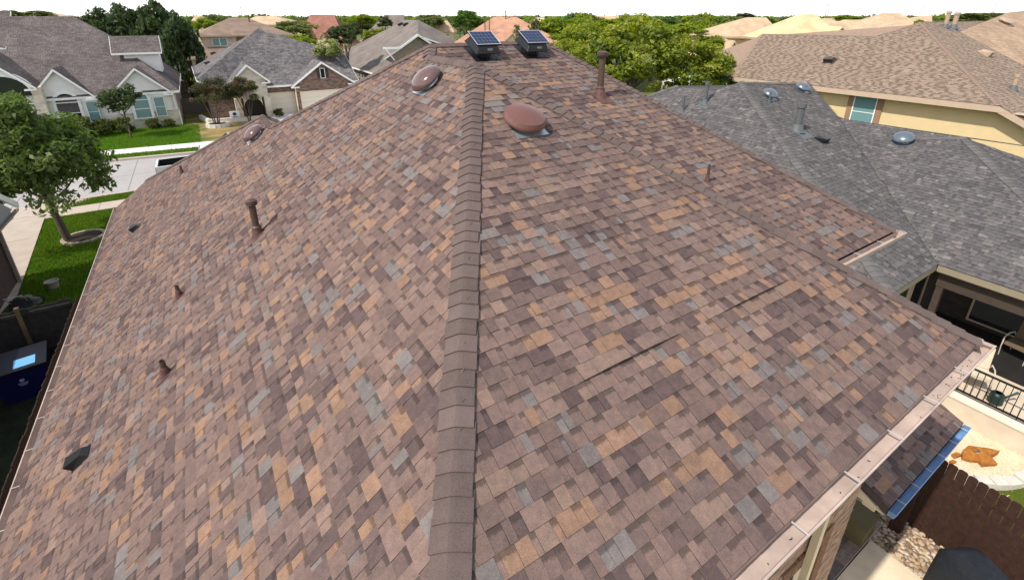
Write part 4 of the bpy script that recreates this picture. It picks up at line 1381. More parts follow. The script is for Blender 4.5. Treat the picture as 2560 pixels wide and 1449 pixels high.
# patio chairs and watering can
def chair(c, rz, label, cush):
    c = Vector(c)
    r3 = Matrix.Rotation(rz, 3, 'Z')
    X = lambda x, y, z: c + r3 @ Vector((x, y, z))
    t = empty('patio_chair', c, label, 'chair', 'patio chairs under the neighbour roof')
    mt = mat('pale_chair_metal', (0.55, 0.5, 0.42), 0.4, 0.1, 8)
    for s_ in (-1, 1):
        b = MB(); b.tube([X(0.27 * s_, -0.30, 0), X(0.28 * s_, -0.31, 0.35), X(0.29 * s_, -0.28, 0.58), X(0.29 * s_, -0.1, 0.66), X(0.28 * s_, 0.2, 0.62), X(0.27 * s_, 0.28, 0.5)], 0.016, 8); b.build('arm', mt, t, smooth=True)
        b = MB(); b.tube([X(0.25 * s_, 0.28, 0), X(0.25 * s_, 0.26, 0.45), X(0.25 * s_, 0.38, 1.0)], 0.016, 8); b.build('leg', mt, t, smooth=True)
    b = MB(); b.obox(X(0, -0.02, 0.42), r3 @ Vector((1, 0, 0)), r3 @ Vector((0, 1, 0)), (0, 0, 1), 0.25, 0.27, 0.045); b.build('seat', cush, t)
    bd = (r3 @ Vector((0, 0.13, 0.5))).normalized()
    b = MB(); b.obox(X(0, 0.31, 0.74), r3 @ Vector((1, 0, 0)), bd.cross(r3 @ Vector((1, 0, 0))), bd, 0.25, 0.04, 0.28); b.build('backrest', cush, t)
chair((15.25, 1.0, -5.4), R(-70), 'pale metal patio chair closest to the black railing', mat('pale_cushion', (0.58, 0.5, 0.38), 0.9, 0.1, 10))
chair((17.7, 0.7, -5.4), R(-100), 'patio chair with tan back standing in the shade behind the railing chair', mat('tan_cushion', (0.16, 0.12, 0.075), 0.9, 0.1, 10))
wc = empty('watering_can', (14.95, 0.45, -5.4), 'dark green watering can behind the railing', 'watering can')
mg = mat('dark_green_plastic', (0.012, 0.035, 0.03), 0.4, 0.1)
b = MB(); b.lathe((14.95, 0.45, -5.4), (0, 0, 1), [(0.001, 0), (0.14, 0), (0.15, 0.02), (0.14, 0.26), (0.10, 0.30), (0.06, 0.30)], 20); b.build('body', mg, wc, smooth=True)
b = MB(); b.tube([(15.05, 0.38, -5.3), (15.2, 0.26, -5.16), (15.3, 0.18, -5.06)], [0.03, 0.022, 0.03], 10); b.build('spout', mg, wc, smooth=True)
b = MB(); b.tube([(14.9, 0.5, -5.11), (14.8, 0.58, -5.03), (14.76, 0.62, -5.15), (14.82, 0.56, -5.3)], 0.014, 8); b.build('handle', mg, wc, smooth=True)

# vents on the grey roof
nS1, vS1 = Vector((0, -s1, 1)).normalized(), Vector((0, 1, s1)).normalized()
nW2, vW2 = Vector((-s1, 0, 1)).normalized(), Vector((1, 0, s1)).normalized()
nW1, vW1 = Vector((-sw1, 0, 1)).normalized(), Vector((1, 0, sw1)).normalized()
oS1 = lambda x, y: Vector((x, y, EZ + s1 * (y - 2.65)))
oW1 = lambda x, y: Vector((x, y, EZ + sw1 * (x - 13.3)))
oW2 = lambda x, y: Vector((x, y, EZ + s1 * (x - 16.2)))
G1 = 'metal dome vents on the grey roof'
dome_vent(oS1(19.84, 10.46), nS1, vS1, 'left blue-grey dome vent at the top of the grey roof', 0, M_GREY, M_GREY, 0.285)
dome_vent(oS1(22.6, 10.59), nS1, vS1, 'right blue-grey dome vent at the top of the grey roof', 0, M_GREY, M_GREY, 0.285)
dome_vent(oW2(21.3, 5.9), nW2, vW2, 'single blue-grey dome vent on the grey roof below the yellow wall', 0, M_GREY, M_GREY, 0.30)
pipe(oS1(18.62, 8.41), nS1, vS1, 1.0, 0.13, 'thick grey flue pipe in the middle of the grey roof', M_GREYP, 'ring')
pipe(oW1(17.54, 12.89), nW1, vW1, 0.66, 0.05, 'thin grey vent pipe at the left end of the grey roof', M_GREYP)
pipe(oW1(18.18, 12.27), nW1, vW1, 0.92, 0.075, 'grey flue pipe with wide collar at the left of the grey roof', M_GREYP, 'ring')
pipe(oS1(19.34, 10.1), nS1, vS1, 0.45, 0.035, 'slim grey vent pipe right below the left blue-grey dome', M_GREYP)
flap_vent(oS1(19.07, 7.69), nS1, vS1, 'black hooded exhaust vent on the grey roof beside the thick flue', 1.6)

# ------------------------------------------------------------------ generic house helpers
def roof_solid(parent, polys, m, drop=0.16, trim=None, name='roof'):
    """slopes with their undersides, and fascia boards where an edge is free"""
    b = MB()
    edges = {}
    key = lambda p: (round(p[0], 2), round(p[1], 2), round(p[2], 2))
    for f in polys:
        f = [Vector(p) for p in f]
        nr = Vector((0, 0, 0))
        for a, c in zip(f, f[1:] + f[:1]):
            nr += a.cross(c)
        if nr.z < 0:
            f = f[::-1]
        b.face(f)
        b.face([p - Vector((0, 0, drop)) for p in f][::-1])
        for a, c in zip(f, f[1:] + f[:1]):
            k = frozenset((key(a), key(c)))
            edges.setdefault(k, []).append((a, c))
    o = b.build(name, m, parent, merge=False, autouv=True)
    fb = MB()
    for k, v in edges.items():
        if len(v) == 1:
            a, c = v[0]
            if (c - a).length < 0.05: continue
            dz = Vector((0, 0, 1))
            out = (c - a).cross(dz)
            if out.length < 1e-3: continue
            out = out.normalized() * 0.03
            fb.prism([a - dz * 0.01, c - dz * 0.01, c - dz * (drop + 0.04), a - dz * (drop + 0.04)], out)
    if fb.f:
        fb.build('fascia', trim or M_WHITE, parent)
    return o

def hip(x0, x1, y0, y1, ze, zr, inset, axis='x'):
    """plain hip roof polygons over a rectangle"""
    if axis == 'x':
        ym = (y0 + y1) / 2
        a, b = (x0 + inset, ym, zr), (x1 - inset, ym, zr)
        return [[(x0, y0, ze), (x1, y0, ze), b, a], [(x1, y1, ze), (x0, y1, ze), a, b], [(x0, y1, ze), (x0, y0, ze), a], [(x1, y0, ze), (x1, y1, ze), b]]
    xm = (x0 + x1) / 2
    a, b = (xm, y0 + inset, zr), (xm, y1 - inset, zr)
    return [[(x0, y1, ze), (x0, y0, ze), a, b], [(x1, y0, ze), (x1, y1, ze), b, a], [(x0, y0, ze), (x1, y0, ze), a], [(x1, y1, ze), (x0, y1, ze), b]]

def arch_pts(cx, z0, r, n=14):
    return [(cx + r * math.cos(math.pi * k / n), z0 + r * math.sin(math.pi * k / n)) for k in range(n + 1)]

def gable_front(parent, xa, xb, y, ze, zr, yb, wall_m, roof_m, z0, oh=0.35, trim=M_WHITE, yroof=None):
    """front-facing gable: wall face at y, roof running back to yb"""
    xm = (xa + xb) / 2
    b = MB()
    b.prism([(xa, y, z0), (xb, y, z0), (xb, y, ze), (xm, y, zr - 0.12), (xa, y, ze)], (0, 0.25, 0))
    wl_ = b.build('gable_wall', wall_m, parent, autouv=True, merge=False)
    sl = (zr - ze) / (xm - xa)
    e0 = (xa - oh, y - oh, ze - oh * sl); e1 = (xb + oh, y - oh, ze - oh * sl); rd = (xm, y - oh, zr)
    bk = lambda p: (p[0], yb, p[2])
    b = MB()
    for f in ([e0, rd, bk(rd), bk(e0)], [rd, e1, bk(e1), bk(rd)]):
        f = [Vector(p) for p in f]
        nr = (f[1] - f[0]).cross(f[2] - f[0])
        if nr.z < 0: f = f[::-1]
        b.face(f); b.face([p - Vector((0, 0, 0.1)) for p in f][::-1])
    b.build('gable_roof', roof_m, parent, merge=False, autouv=True)
    b = MB()
    dz = Vector((0, 0, 0.20))
    for a, c in ((e0, rd), (rd, e1)):
        a, c = Vector(a), Vector(c)
        b.prism([a, c, c - dz, a - dz], (0, -0.04, 0))
    b.build('rake_trim', trim, parent)
    b = MB()
    for a, s_ in ((e0, 1), (e1, -1)):
        b.box(a[0], a[0] + 0.75 * s_, y - oh, y + 0.02, a[2] - 0.22, a[2] - 0.10)
    b.build('eave_return', trim, parent)
    return wl_

# ------------------------------------------------------------------ house across the street (left): white stucco, dark grey roof
hA = empty('white_stucco_house', (-8, 58, GZ), 'white stucco house with arched windows and a dark grey roof across the street', 'house')
eA = -2.75
roof_solid(hA, [[(-22, 53.1, eA), (-1.9, 53.1, eA), (-6.6, 59.8, 1.9), (-9.1, 62.3, 3.55), (-12.5, 62.3, 3.55), (-22, 62.3, 3.55)],
                [(-1.9, 53.1, eA), (-1.9, 73, eA), (-9.1, 62.9, 3.55), (-9.1, 62.3, 3.55), (-6.6, 59.8, 1.9)], [(-22, 73, eA), (-22, 62.3, 3.55), (-12.5, 62.3, 3.55), (-9.1, 62.3, 3.55), (-9.1, 62.9, 3.55), (-1.9, 73, eA)]], M_ROOF_DG)
roof_solid(hA, [[(-21, 58.5, 3.0), (-13.6, 58.5, 1.0), (-13.6, 64, 4.0), (-16.2, 64, 4.15), (-21, 64, 4.15)]], M_ROOF_DG, name='upper_roof')
b = MB()
prism_wall('wall', [(-21.5, 53.5), (-2.35, 53.5), (-2.35, 72.5), (-21.5, 72.5)], GZ, eA - 0.1, M_STUCW, hA)
b = MB(); b.box(-21.52, -2.33, 53.40, 53.5, GZ, -4.55); b.box(-2.35, -2.25, 53.5, 60, GZ, -4.55); b.build('stone_base', M_STONE, hA, autouv=True, merge=False)
gable_front(hA, -6.75, -2.75, 53.3, -2.55, -0.62, 57.0, M_STUCW, M_ROOF_DG, -4.5)
gable_front(hA, -11.95, -8.15, 53.3, -2.5, -0.42, 57.0, M_STUCW, M_ROOF_DG, -4.5)
gable_front(hA, -16.4, -11.6, 52.6, -1.4, 0.95, 57.5, M_STUCW, M_ROOF_DG, -1.7)
def arched_window(parent, cx, y, z0, z1, w_, pane_lo, pane_top):
    b = MB()
    r = w_ / 2
    for k in range(14):
        p, q = arch_pts(cx, z1, r)[k], arch_pts(cx, z1, r)[k + 1]
        p2, q2 = arch_pts(cx, z1, r + 0.22)[k], arch_pts(cx, z1, r + 0.22)[k + 1]
        b.prism([(p[0], y, p[1]), (q[0], y, q[1]), (q2[0], y, q2[1]), (p2[0], y, p2[1])], (0, -0.08, 0))
    for s_ in (-1, 1):
        b.box(cx + s_ * r, cx + s_ * (r + 0.2), y - 0.08, y, z0, z1 - 0.001)
    b.box(cx - r, cx + r, y - 0.06, y, z1 - 0.07, z1 - 0.002)
    b.box(cx - r, cx + r, y - 0.06, y, (z0 + z1) / 2 - 0.05, (z0 + z1) / 2 + 0.02)
    b.box(cx - r - 0.2, cx + r + 0.2, y - 0.1, y, z0 - 0.1, z0 - 0.001)
    o = b.build('arched_window', M_WHITE, parent)
    b = MB(); b.face([(x, y - 0.02, z) for x, z in arch_pts(cx, z1, r)]); b.build('arch_pane', pane_top, o, merge=False)
    b = MB(); b.face([(cx - r, y - 0.02, z0), (cx + r, y - 0.02, z0), (cx + r, y - 0.02, z1), (cx - r, y - 0.02, z1)]); b.build('pane', pane_lo, o, merge=False)
arched_window(hA, -4.95, 53.28, -4.95, -3.35, 1.1, M_GLASST, M_GLASST)
arched_window(hA, -9.9, 53.28, -4.95, -3.15, 1.4, M_GLASSD, M_GLASSD)
for cx in (-3.62, -8.35):
    o = wall_window(hA, (cx, 53.27, -4.1), (1, 0, 0), 0.8, 1.75, M_WHITE, M_GLASST, 1, out=0.06)
    b = MB(); b.box(cx - 0.6, cx + 0.6, 53.18, 53.27, -3.2, -2.95); b.build('lintel', M_WHITE, o)
# entry arch: two piers and an arch band with a dark recess
en = MB()
for k in range(14):
    p, q = arch_pts(-13.2, -2.35, 1.55)[k], arch_pts(-13.2, -2.35, 1.55)[k + 1]
    p2, q2 = arch_pts(-13.2, -2.35, 1.9)[k], arch_pts(-13.2, -2.35, 1.9)[k + 1]
    en.prism([(p[0], 52.6, p[1]), (q[0], 52.6, q[1]), (q2[0], 52.6, q2[1]), (p2[0], 52.6, p2[1])], (0, -0.12, 0))
en.build('entry_arch', M_WHITE, hA)
b = MB(); b.face([(x, 52.57, z) for x, z in arch_pts(-13.2, -2.35, 1.55)]); b.build('entry_glass', M_GLASSD, hA, merge=False)
for cx in (-15.1, -11.35):
    b = MB(); b.box(cx - 0.3, cx + 0.3, 52.45, 53.3, GZ, -1.75); b.build('pier', M_STONE, hA, autouv=True, merge=False)
b = MB(); b.box(-14.8, -11.65, 53.0, 53.25, GZ, -2.36); b.build('entry_wall', M_STUCW, hA)
b = MB(); b.box(-14.0, -12.4, 52.95, 52.99, GZ + 0.1, -3.6); b.build('door', M_GLASSD, hA)
# dormer
b = MB()
b.prism([(-5.6, 57.0, -0.5), (-2.95, 57.0, -1.4), (-2.95, 57.0, 0.45), (-5.6, 57.0, 0.45)], (0, 3.5, 0))
b.build('dormer', M_STUCW, hA)
roof_solid(hA, [[(-6.4, 56.6, 0.45), (-2.65, 56.6, 0.45), (-2.65, 58.4, 1.85), (-6.4, 58.4, 1.85)], [(-6.4, 60.2, 0.45), (-6.4, 58.4, 1.85), (-2.65, 58.4, 1.85), (-2.65, 60.2, 0.45)]], M_ROOF_DG, 0.14, name='dormer_roof')
b = MB(); b.bar((-2.45, 53.05, -2.9), (-2.45, 53.15, -4.4), 0.09); b.bar((-2.45, 53.15, -4.4), (-2.3, 53.35, -4.6), 0.09); b.bar((-2.3, 53.35, -4.6), (-2.3, 53.35, GZ + 0.1), 0.09); b.build('downspout', M_WHITE, hA)
# ------------------------------------------------------------------ brick garage house across the street
hB = empty('brick_garage_house', (6, 60, GZ), 'dark brick house with blue-grey roof and two cream garage doors', 'house')
eB = -2.95
roof_solid(hB, [[(-0.4, 53.9, -2.0), (1.3, 53.7, eB), (14.6, 53.7, eB), (14.6, 58.5, -0.4), (9.0, 60.2, 1.4), (6.9, 60.8, 2.0), (6.45, 61.0, 2.4)],
                [(-0.4, 53.9, -2.0), (6.45, 61.0, 2.4), (3.6, 75, eB + 0.6), (-0.6, 70, -2.0)], [(14.6, 58.5, -0.4), (14.6, 74, eB), (3.6, 75, eB + 0.6), (6.45, 61.0, 2.4), (6.9, 60.8, 2.0), (9.0, 60.2, 1.4)]], M_ROOF_BG)
prism_wall('wall', [(0.2, 54.2), (14.2, 54.2), (14.2, 73), (0.2, 73)], GZ, eB, M_BRKD, hB)
gable_front(hB, 8.0, 13.75, 53.55, -2.85, -0.82, 59.0, M_BRKD, M_ROOF_BG, -3.85)
gable_front(hB, 2.45, 5.35, 53.0, -2.05, -0.72, 57.5, M_STONE, M_ROOF_BG, -3.9)
for cx in (2.62, 5.2):
    b = MB(); b.box(cx - 0.28, cx + 0.28, 52.95, 54.2, GZ, -3.9); b.build('pier', M_STONE, hB, autouv=True, merge=False)
b = MB(); b.box(2.92, 4.90, 53.95, 54.15, GZ, -3.85); b.build('door', mat('dark_entry_door', (0.03, 0.022, 0.018), 0.5), hB)
b = MB()
for k in range(12):
    p, q = arch_pts(3.91, -4.75, 0.82, 12)[k], arch_pts(3.91, -4.75, 0.82, 12)[k + 1]
    b.prism([(p[0], 53.0, p[1]), (q[0], 53.0, q[1]), (q[0], 53.0, -3.88), (p[0], 53.0, -3.88)], (0, 0.3, 0))
b.build('entry_arch', M_STONE, hB, autouv=True, merge=False)
def garage_door(parent, xa, xb, y):
    b = MB(); b.box(xa - 0.1, xb + 0.1, y - 0.02, y + 0.04, -3.85, -3.72); b.box(xa - 0.1, xa, y - 0.02, y + 0.04, GZ, -3.85); b.box(xb, xb + 0.1, y - 0.02, y + 0.04, GZ, -3.85)
    fr = b.build('garage_door', M_CREAM, parent)
    for k in range(4):
        z0 = GZ + 0.11 + k * 0.51
        b = MB(); b.box(xa, xb, y, y + 0.03, z0, z0 + 0.50); b.build('panel', mat('cream_garage_panel', (0.66, 0.60, 0.50), 0.6, 0.03, 2), fr)
garage_door(hB, 5.5, 7.9, 54.15)
garage_door(hB, 8.5, 13.3, 53.5)
b = MB(); b.box(8.0, 8.45, 53.5, 54.2, GZ, -3.9); b.box(13.35, 13.75, 53.5, 54.2, GZ, -3.9); b.build('pier', M_BRKD, hB, autouv=True, merge=False)
o = wall_window(hB, (10.9, 53.5, -2.0), (1, 0, 0), 0.5, 1.05, M_WHITE, M_GLASSD, 0)
for s_ in (-1, 1):
    b = MB(); b.box(10.9 + s_ * 0.42 - 0.15, 10.9 + s_ * 0.42 + 0.15, 53.46, 53.52, -2.5, -1.5); b.build('shutter', mat('dark_shutter', (0.05, 0.04, 0.045), 0.7), o)
b = MB(); b.bar((8.0, 53.4, -3.0), (8.0, 53.42, -3.4), 0.09); b.bar((8.0, 53.42, -3.4), (7.98, 53.45, GZ + 0.1), 0.09); b.build('downspout', M_CREAM, hB)
flap_vent((1.6, 57.5, 0.02), Vector((-0.5, 0.1, 1)).normalized(), Vector((1, 0, 0.5)).normalized(), 'upper black vent on the left flank of the blue-grey roof', 2.2)
flap_vent((0.9, 56.0, -0.75), Vector((-0.5, 0.1, 1)).normalized(), Vector((1, 0, 0.5)).normalized(), 'lower black vent on the left flank of the blue-grey roof', 2.2)

# ------------------------------------------------------------------ two-storey cream house behind it
hC = empty('cream_two_storey_house', (6, 90, GZ), 'two-storey cream house with tan roof behind the garage house', 'house')
roof_solid(hC, [[(0.6, 84.5, 0.95), (5.9, 84.5, 0.95), (4.5, 88.3, 2.45), (3.9, 88.5, 2.5)], [(5.9, 84.5, 0.95), (14.0, 86.0, 0.85), (8.3, 92, 3.3), (5.9, 92, 3.35), (4.5, 88.3, 2.45)], [(0.6, 84.5, 0.95), (3.9, 88.5, 2.5), (4.5, 88.3, 2.45), (5.9, 92, 3.35), (0.8, 98, 0.95)], [(14.0, 86.0, 0.85), (14.0, 98, 0.85), (0.8, 98, 0.95), (5.9, 92, 3.35), (8.3, 92, 3.3)]], M_ROOF_TN, trim=M_TRIM)
prism_wall('wall', [(1.3, 85), (5.7, 85), (5.7, 87), (13.4, 87), (13.4, 97), (1.3, 97)], GZ, 0.85, M_SIDE, hC)
wall_window(hC, (3.5, 84.97, 0.02), (1, 0, 0), 1.9, 1.05, M_WHITE, M_GLASST, 0, out=0.08)
b = MB(); b.box(3.45, 3.55, 84.88, 84.96, -0.45, 0.5); b.build('mullion', M_WHITE, hC)
roof_solid(hC, [[(-2.9, 82, -1.95), (7.5, 82, -2.1), (7.5, 85, -0.7), (1.3, 85, -0.65), (-0.2, 86, -0.4)], [(-2.9, 82, -1.95), (-0.2, 86, -0.4), (-0.2, 95, -0.4), (-2.9, 96, -1.95)]], M_ROOF_TN, trim=M_TRIM, name='porch_roof')
for cx in (-2.3, -0.3, 1.6, 4.0):
    b = MB(); b.box(cx - 0.22, cx + 0.22, 82.3, 82.7, GZ, -2.2); b.build('column', M_STONE, hC, autouv=True, merge=False)
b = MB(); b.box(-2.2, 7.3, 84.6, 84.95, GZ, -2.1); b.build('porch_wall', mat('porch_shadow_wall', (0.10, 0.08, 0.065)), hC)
b = MB(); b.lathe((8.4, 90.5, 2.6), (0, 0, 1), [(0.09, 0), (0.09, 1.0), (0.15, 1.0), (0.15, 1.12), (0.001, 1.15)], 14); b.build('flue', M_BRN, hC)
# ------------------------------------------------------------------ grey roofed brick house right of it
hD = empty('grey_brick_house', (24, 70, GZ), 'house with plain grey hip roof, white trimmed gable and brown-grey brick beyond the ridge', 'house')
eD, sD = -2.85, 0.6
R1_, R2_ = (27.7, 73.0, 3.05), (27.7, 67.4, 3.05)
roof_solid(hD, [[(17.8, 82, eD), (17.8, 61.9, eD), (20.1, 61.2, eD + 1.38), (22.3, 61.0, -0.19), (24.7, 60.8, 1.30), (27.7, 67.4, 3.05), (27.7, 73, 3.05)], [(24.7, 60.8, 1.30), (37.5, 61, eD), (27.7, 67.4, 3.05)], [(37.5, 61, eD), (37.5, 82, eD), (27.7, 73, 3.05), (27.7, 67.4, 3.05)], [(37.5, 82, eD), (17.8, 82, eD), (27.7, 73, 3.05)]], M_ROOF_PG)
roof_solid(hD, [[(17.8, 61.9, eD), (20.1, 61.2, eD + 1.38), (21.9, 56.5, eD), (17.8, 57.5, eD)]], M_ROOF_PG, name='lower_roof')
prism_wall('wall', [(18.3, 62), (37, 62), (37, 81.5), (18.3, 81.5)], GZ, eD, M_BRKT, hD)
prism_wall('lower_wall', [(18.3, 57.9), (21.6, 57.3), (24.0, 62), (18.3, 62)], GZ, eD - 0.1, M_BRKT, hD)
b = MB(); b.prism([(20.2, 61.4, eD), (28.5, 61.4, eD), (28.5, 61.4, -1.0), (24.7, 61.4, 1.1), (20.2, 61.4, -1.6)], (0, 0.2, 0)); b.build('gable_wall', M_BRKT, hD, autouv=True, merge=False)
b = MB()
for p, q in (((22.3, 60.9, -0.19), (24.7, 60.7, 1.32)), ((24.7, 60.7, 1.32), (27.4, 60.9, -0.35)), ((20.1, 61.1, -0.2), (22.3, 60.9, -0.19))):
    b.bar(p, q, 0.08, 0.26)
b.build('rake_trim', M_WHITE, hD)
b = MB(); b.bar((20.3, 61.0, -0.15), (21.4, 60.9, -1.7), 0.12); b.build('downspout', M_WHITE, hD)
for yy in (66.5, 65.0):
    o = wall_window(hD, (18.28, yy, -4.1), (0, -1, 0), 0.8, 1.5, M_WHITE, M_GLASSD, 1)
for k, yy in enumerate((67.4, 69.4)):
    flap_vent((26.6, yy + 2.2, 2.42), Vector((-sD, 0, 1)).normalized(), Vector((1, 0, sD)).normalized(), ('right black flat vent near the top of the plain grey roof', 'left black flat vent near the top of the plain grey roof')[k], 3.0)
# ------------------------------------------------------------------ yellow stucco two-storey (far right)
hR = empty('yellow_stucco_house', (40, 12, GZ), 'two-storey yellow stucco house with tan tabbed shingle roof at the right', 'house')
eR = -0.4; sW = 0.4; sS = 0.503
ea, eb = (31.5, 19.9, eR), (31.5, 5.9, eR)
ra, rb, ap = (38.15, 22.4, 2.26), (38.15, 14.7, 2.26), (40.5, 13.06, 3.2)
so = lambda x, y: (x, y, eR + sS * (y - 5.9))
dk = MB()
for f in ([ea, eb, ap, rb, ra], [eb, so(31.5, -3), so(62, -3), so(62, 13.06), ap], [ra, rb, ap, (60, 13.06, 3.2), (60, 26, eR), (38.15, 26, eR)], [ea, ra, (38.15, 26, eR), (31.5, 26, eR)]):
    f = [Vector(p) for p in f]
    nr = (f[1] - f[0]).cross(f[2] - f[0])
    if nr.z < 0: f = f[::-1]
    dk.face([p - Vector((0, 0, 0.012)) for p in f]); dk.face([p - Vector((0, 0, 0.16)) for p in f][::-1])
rfR = dk.build('roof', mat('roof_deck_tan', (0.28, 0.2, 0.15), 0.95, 0.2, 9), hR, merge=False)
cW = 1 / math.sqrt(1 + sW * sW); cS = 1 / math.sqrt(1 + sS * sS)
def lim_RW(v):
    x = 31.5 + v * cW
    if x > ap[0]: return (0, 0)
    lo = lin(x, eb, ap, 1, 0)
    hi_ = lin(x, ea, ra, 1, 0) if x < ra[0] else lin(x, rb, ap, 1, 0)
    return (-hi_, -lo)
def lim_RS(v):
    y = -3 + v * cS
    if y > ap[1]: return (0, 0)
    lo = 31.5 if y < eb[1] else lin(y, eb, ap, 0, 1)
    return (lo, 58)
pRW = shingles((31.5, 0, eR), (0, -1, 0), (cW, 0, sW * cW), 68, 0.143, lim_RW, PAL_TAN, 61, teeth=(0.20, 0.34), gaps=(0.13, 0.20), dark_gap=0.30, wave=0.0)
so0 = so(0, -3)
pRS = shingles((0, -3, so0[2]), (1, 0, 0), (0, cS, sS * cS), 127, 0.143, lim_RS, PAL_TAN, 63, teeth=(0.35, 0.6), gaps=(0.2, 0.35), dark_gap=0.12, wave=0.0)
lay(pRW + pRS, M_SH, rfR, 40)
caps(rfR, mat('ridge_cap_tan', (0.25, 0.18, 0.14), 0.95, 0.2, 9), eb, ap, (-1, 0, -sW), (0, -1, -sS), 0.25, 0.15, 31)
fb = MB()
fb.box(31.44, 31.5, 5.9, 19.9, eR - 0.30, eR - 0.02)
fb.prism([(31.5, 5.9, eR - 0.02), (31.5, 5.9, eR - 0.30), (31.5, -3, so(0, -3)[2] - 0.30), (31.5, -3, so(0, -3)[2] - 0.02)], (-0.06, 0, 0))
fb.box(31.5, 32.1, -3, 19.8, eR - 0.31, eR - 0.28)
fb.build('fascia', M_TRIM, hR)
b = MB()
b.prism([(32.1, -2.5, GZ), (32.1, 19.5, GZ), (32.1, 19.5, eR - 0.3), (32.1, 5.9, eR - 0.3), (32.1, -2.5, so(0, -2.5)[2] - 0.25)], (20, 0, 0))
b.build('wall', M_STUC, hR)
b = MB()
b.box(32.02, 32.1, 10.75, 12.55, -0.72, -0.45); b.box(32.02, 32.1, 10.75, 11.05, -2.6, -0.72); b.box(32.02, 32.1, 12.25, 12.55, -2.6, -0.72)
sur = b.build('window_surround', mat('brown_stucco_band', (0.30, 0.19, 0.12), 0.9, 0.08, 3), hR)
wall_window(hR, (32.05, 11.65, -1.65), (0, -1, 0), 1.2, 1.85, M_WHITE, M_GLASST, 1, out=0.05)
wall_window(hR, (32.05, 18.2, -0.95), (0, -1, 0), 0.9, 0.6, M_TRIM, M_GLASSD, 0, out=0.05)
# upper cross-roof behind
roof_solid(hR, [[(43.7, 11.78, 2.57), (43.3, 8.0, 0.67), (42.8, 3.3, -1.7), (62, 3.3, -0.94), (62, 13.2, 4.0), (58.1, 13.2, 3.85)]], course_mat('tan_gold_shingles', (0.36, 0.26, 0.18), (0.47, 0.34, 0.24), (0.2, 0.14, 0.1), 0.34, 0.2), 0.2, trim=M_TRIM, name='cross_roof')
nRW, vRW = Vector((-sW, 0, 1)).normalized(), Vector((1, 0, sW)).normalized()
nRS, vRS = Vector((0, -sS, 1)).normalized(), Vector((0, 1, sS)).normalized()
M_TANV = mat('tan_vent_paint', (0.40, 0.30, 0.22), 0.5, 0.1)
flap_vent((34.59, 15.25, 0.836), nRW, vRW, 'dark flat vent in the middle of the tan tabbed roof', 2.6, mat('dark_brown_vent', (0.07, 0.05, 0.045), 0.5))
flap_vent((40.83, 9.45, 1.386), nRS, vRS, 'tan flat vent on the sunlit right half of the tan roof', 2.6, M_TANV)
pipe((36.09, 6.62, -0.04), nRS, vRS, 0.75, 0.11, 'short pale capped pipe low on the sunlit half of the tan roof', M_TANV, 'ring')
pipe((42.78, 12.39, 2.86), nRS, vRS, 1.0, 0.12, 'left of two pale flue pipes at the top of the tan roof', M_TANV, 'ring')
pipe((43.9, 12.27, 2.80), nRS, vRS, 1.0, 0.14, 'right of two pale flue pipes at the top of the tan roof', M_TANV, 'ring')
dome_vent((53.2, 12.0, 3.08), Vector((-0.04, -0.5, 1)).normalized(), Vector((0, 1, 0.5)).normalized(), 'pale tan dome vent on the far right cross roof', 0, M_TANV, M_TANV, 0.5)

# ------------------------------------------------------------------ far houses
def far_house(key, label, fl, fr, rl, rr, dep, roof_m, wall_m, cat='house', gab=None, win=2, name='far_house', trim=M_TRIM):
    FL, FR, RL, RR = map(Vector, (fl, fr, rl, rr))
    ax = (FR - FL).normalized()
    bk = Vector((-ax.y, ax.x, 0)) * dep
    c = (FL + FR) / 2 + bk / 2
    t = empty(name, (c.x, c.y, GZ), label, cat)
    roof_solid(t, [[FL, FR, RR, RL], [FR, FR + bk, RR], [FR + bk, FL + bk, RL, RR], [FL + bk, FL, RL]], roof_m, 0.2, trim=trim)
    i = 0.45
    q = [FL + ax * i + bk.normalized() * i, FR - ax * i + bk.normalized() * i, FR - ax * i + bk - bk.normalized() * i, FL + ax * i + bk - bk.normalized() * i]
    prism_wall('wall', [(p.x, p.y) for p in q], GZ, FL.z - 0.1, wall_m, t)
    w_ = (FR - FL).length
    for k in range(win):
        p = q[0] + ax * (w_ * (k + 1) / (win + 1) - 0.4)
        wall_window(t, (p.x, p.y, FL.z - 1.3), ax, 1.0, 1.3, M_WHITE, M_GLASSD, 1, out=0.06)
    for (u0, u1, zr, dz) in (gab or []):
        p0, p1 = FL + ax * w_ * u0, FL + ax * w_ * u1
        pm = (p0 + p1) / 2
        o_ = -bk.normalized() * 0.6
        zb = FL.z - dz
        b = MB()
        b.prism([Vector((p0.x, p0.y, GZ)) + o_, Vector((p1.x, p1.y, GZ)) + o_, Vector((p1.x, p1.y, zb)) + o_, Vector((pm.x, pm.y, zr - 0.15)) + o_, Vector((p0.x, p0.y, zb)) + o_], bk.normalized() * 1.6)
        b.build('gable_wall', wall_m, t, autouv=True, merge=False)
        e0, e1, rd = Vector((p0.x, p0.y, zb)) + o_ * 1.5 - ax * 0.3, Vector((p1.x, p1.y, zb)) + o_ * 1.5 + ax * 0.3, Vector((pm.x, pm.y, zr)) + o_ * 1.5
        bb = bk.normalized() * min(dep * 0.5, 4.5)
        roof_solid(t, [[e0, rd, rd + bb, e0 + bb], [rd, e1, e1 + bb, rd + bb]], roof_m, 0.14, trim=trim, name='gable_roof')
        pw = pm + o_ * 1.02
        wall_window(t, (pw.x, pw.y, zb - 0.3), ax, 0.9, 1.1, M_WHITE, M_GLASSD, 1, out=0.05)
    return t
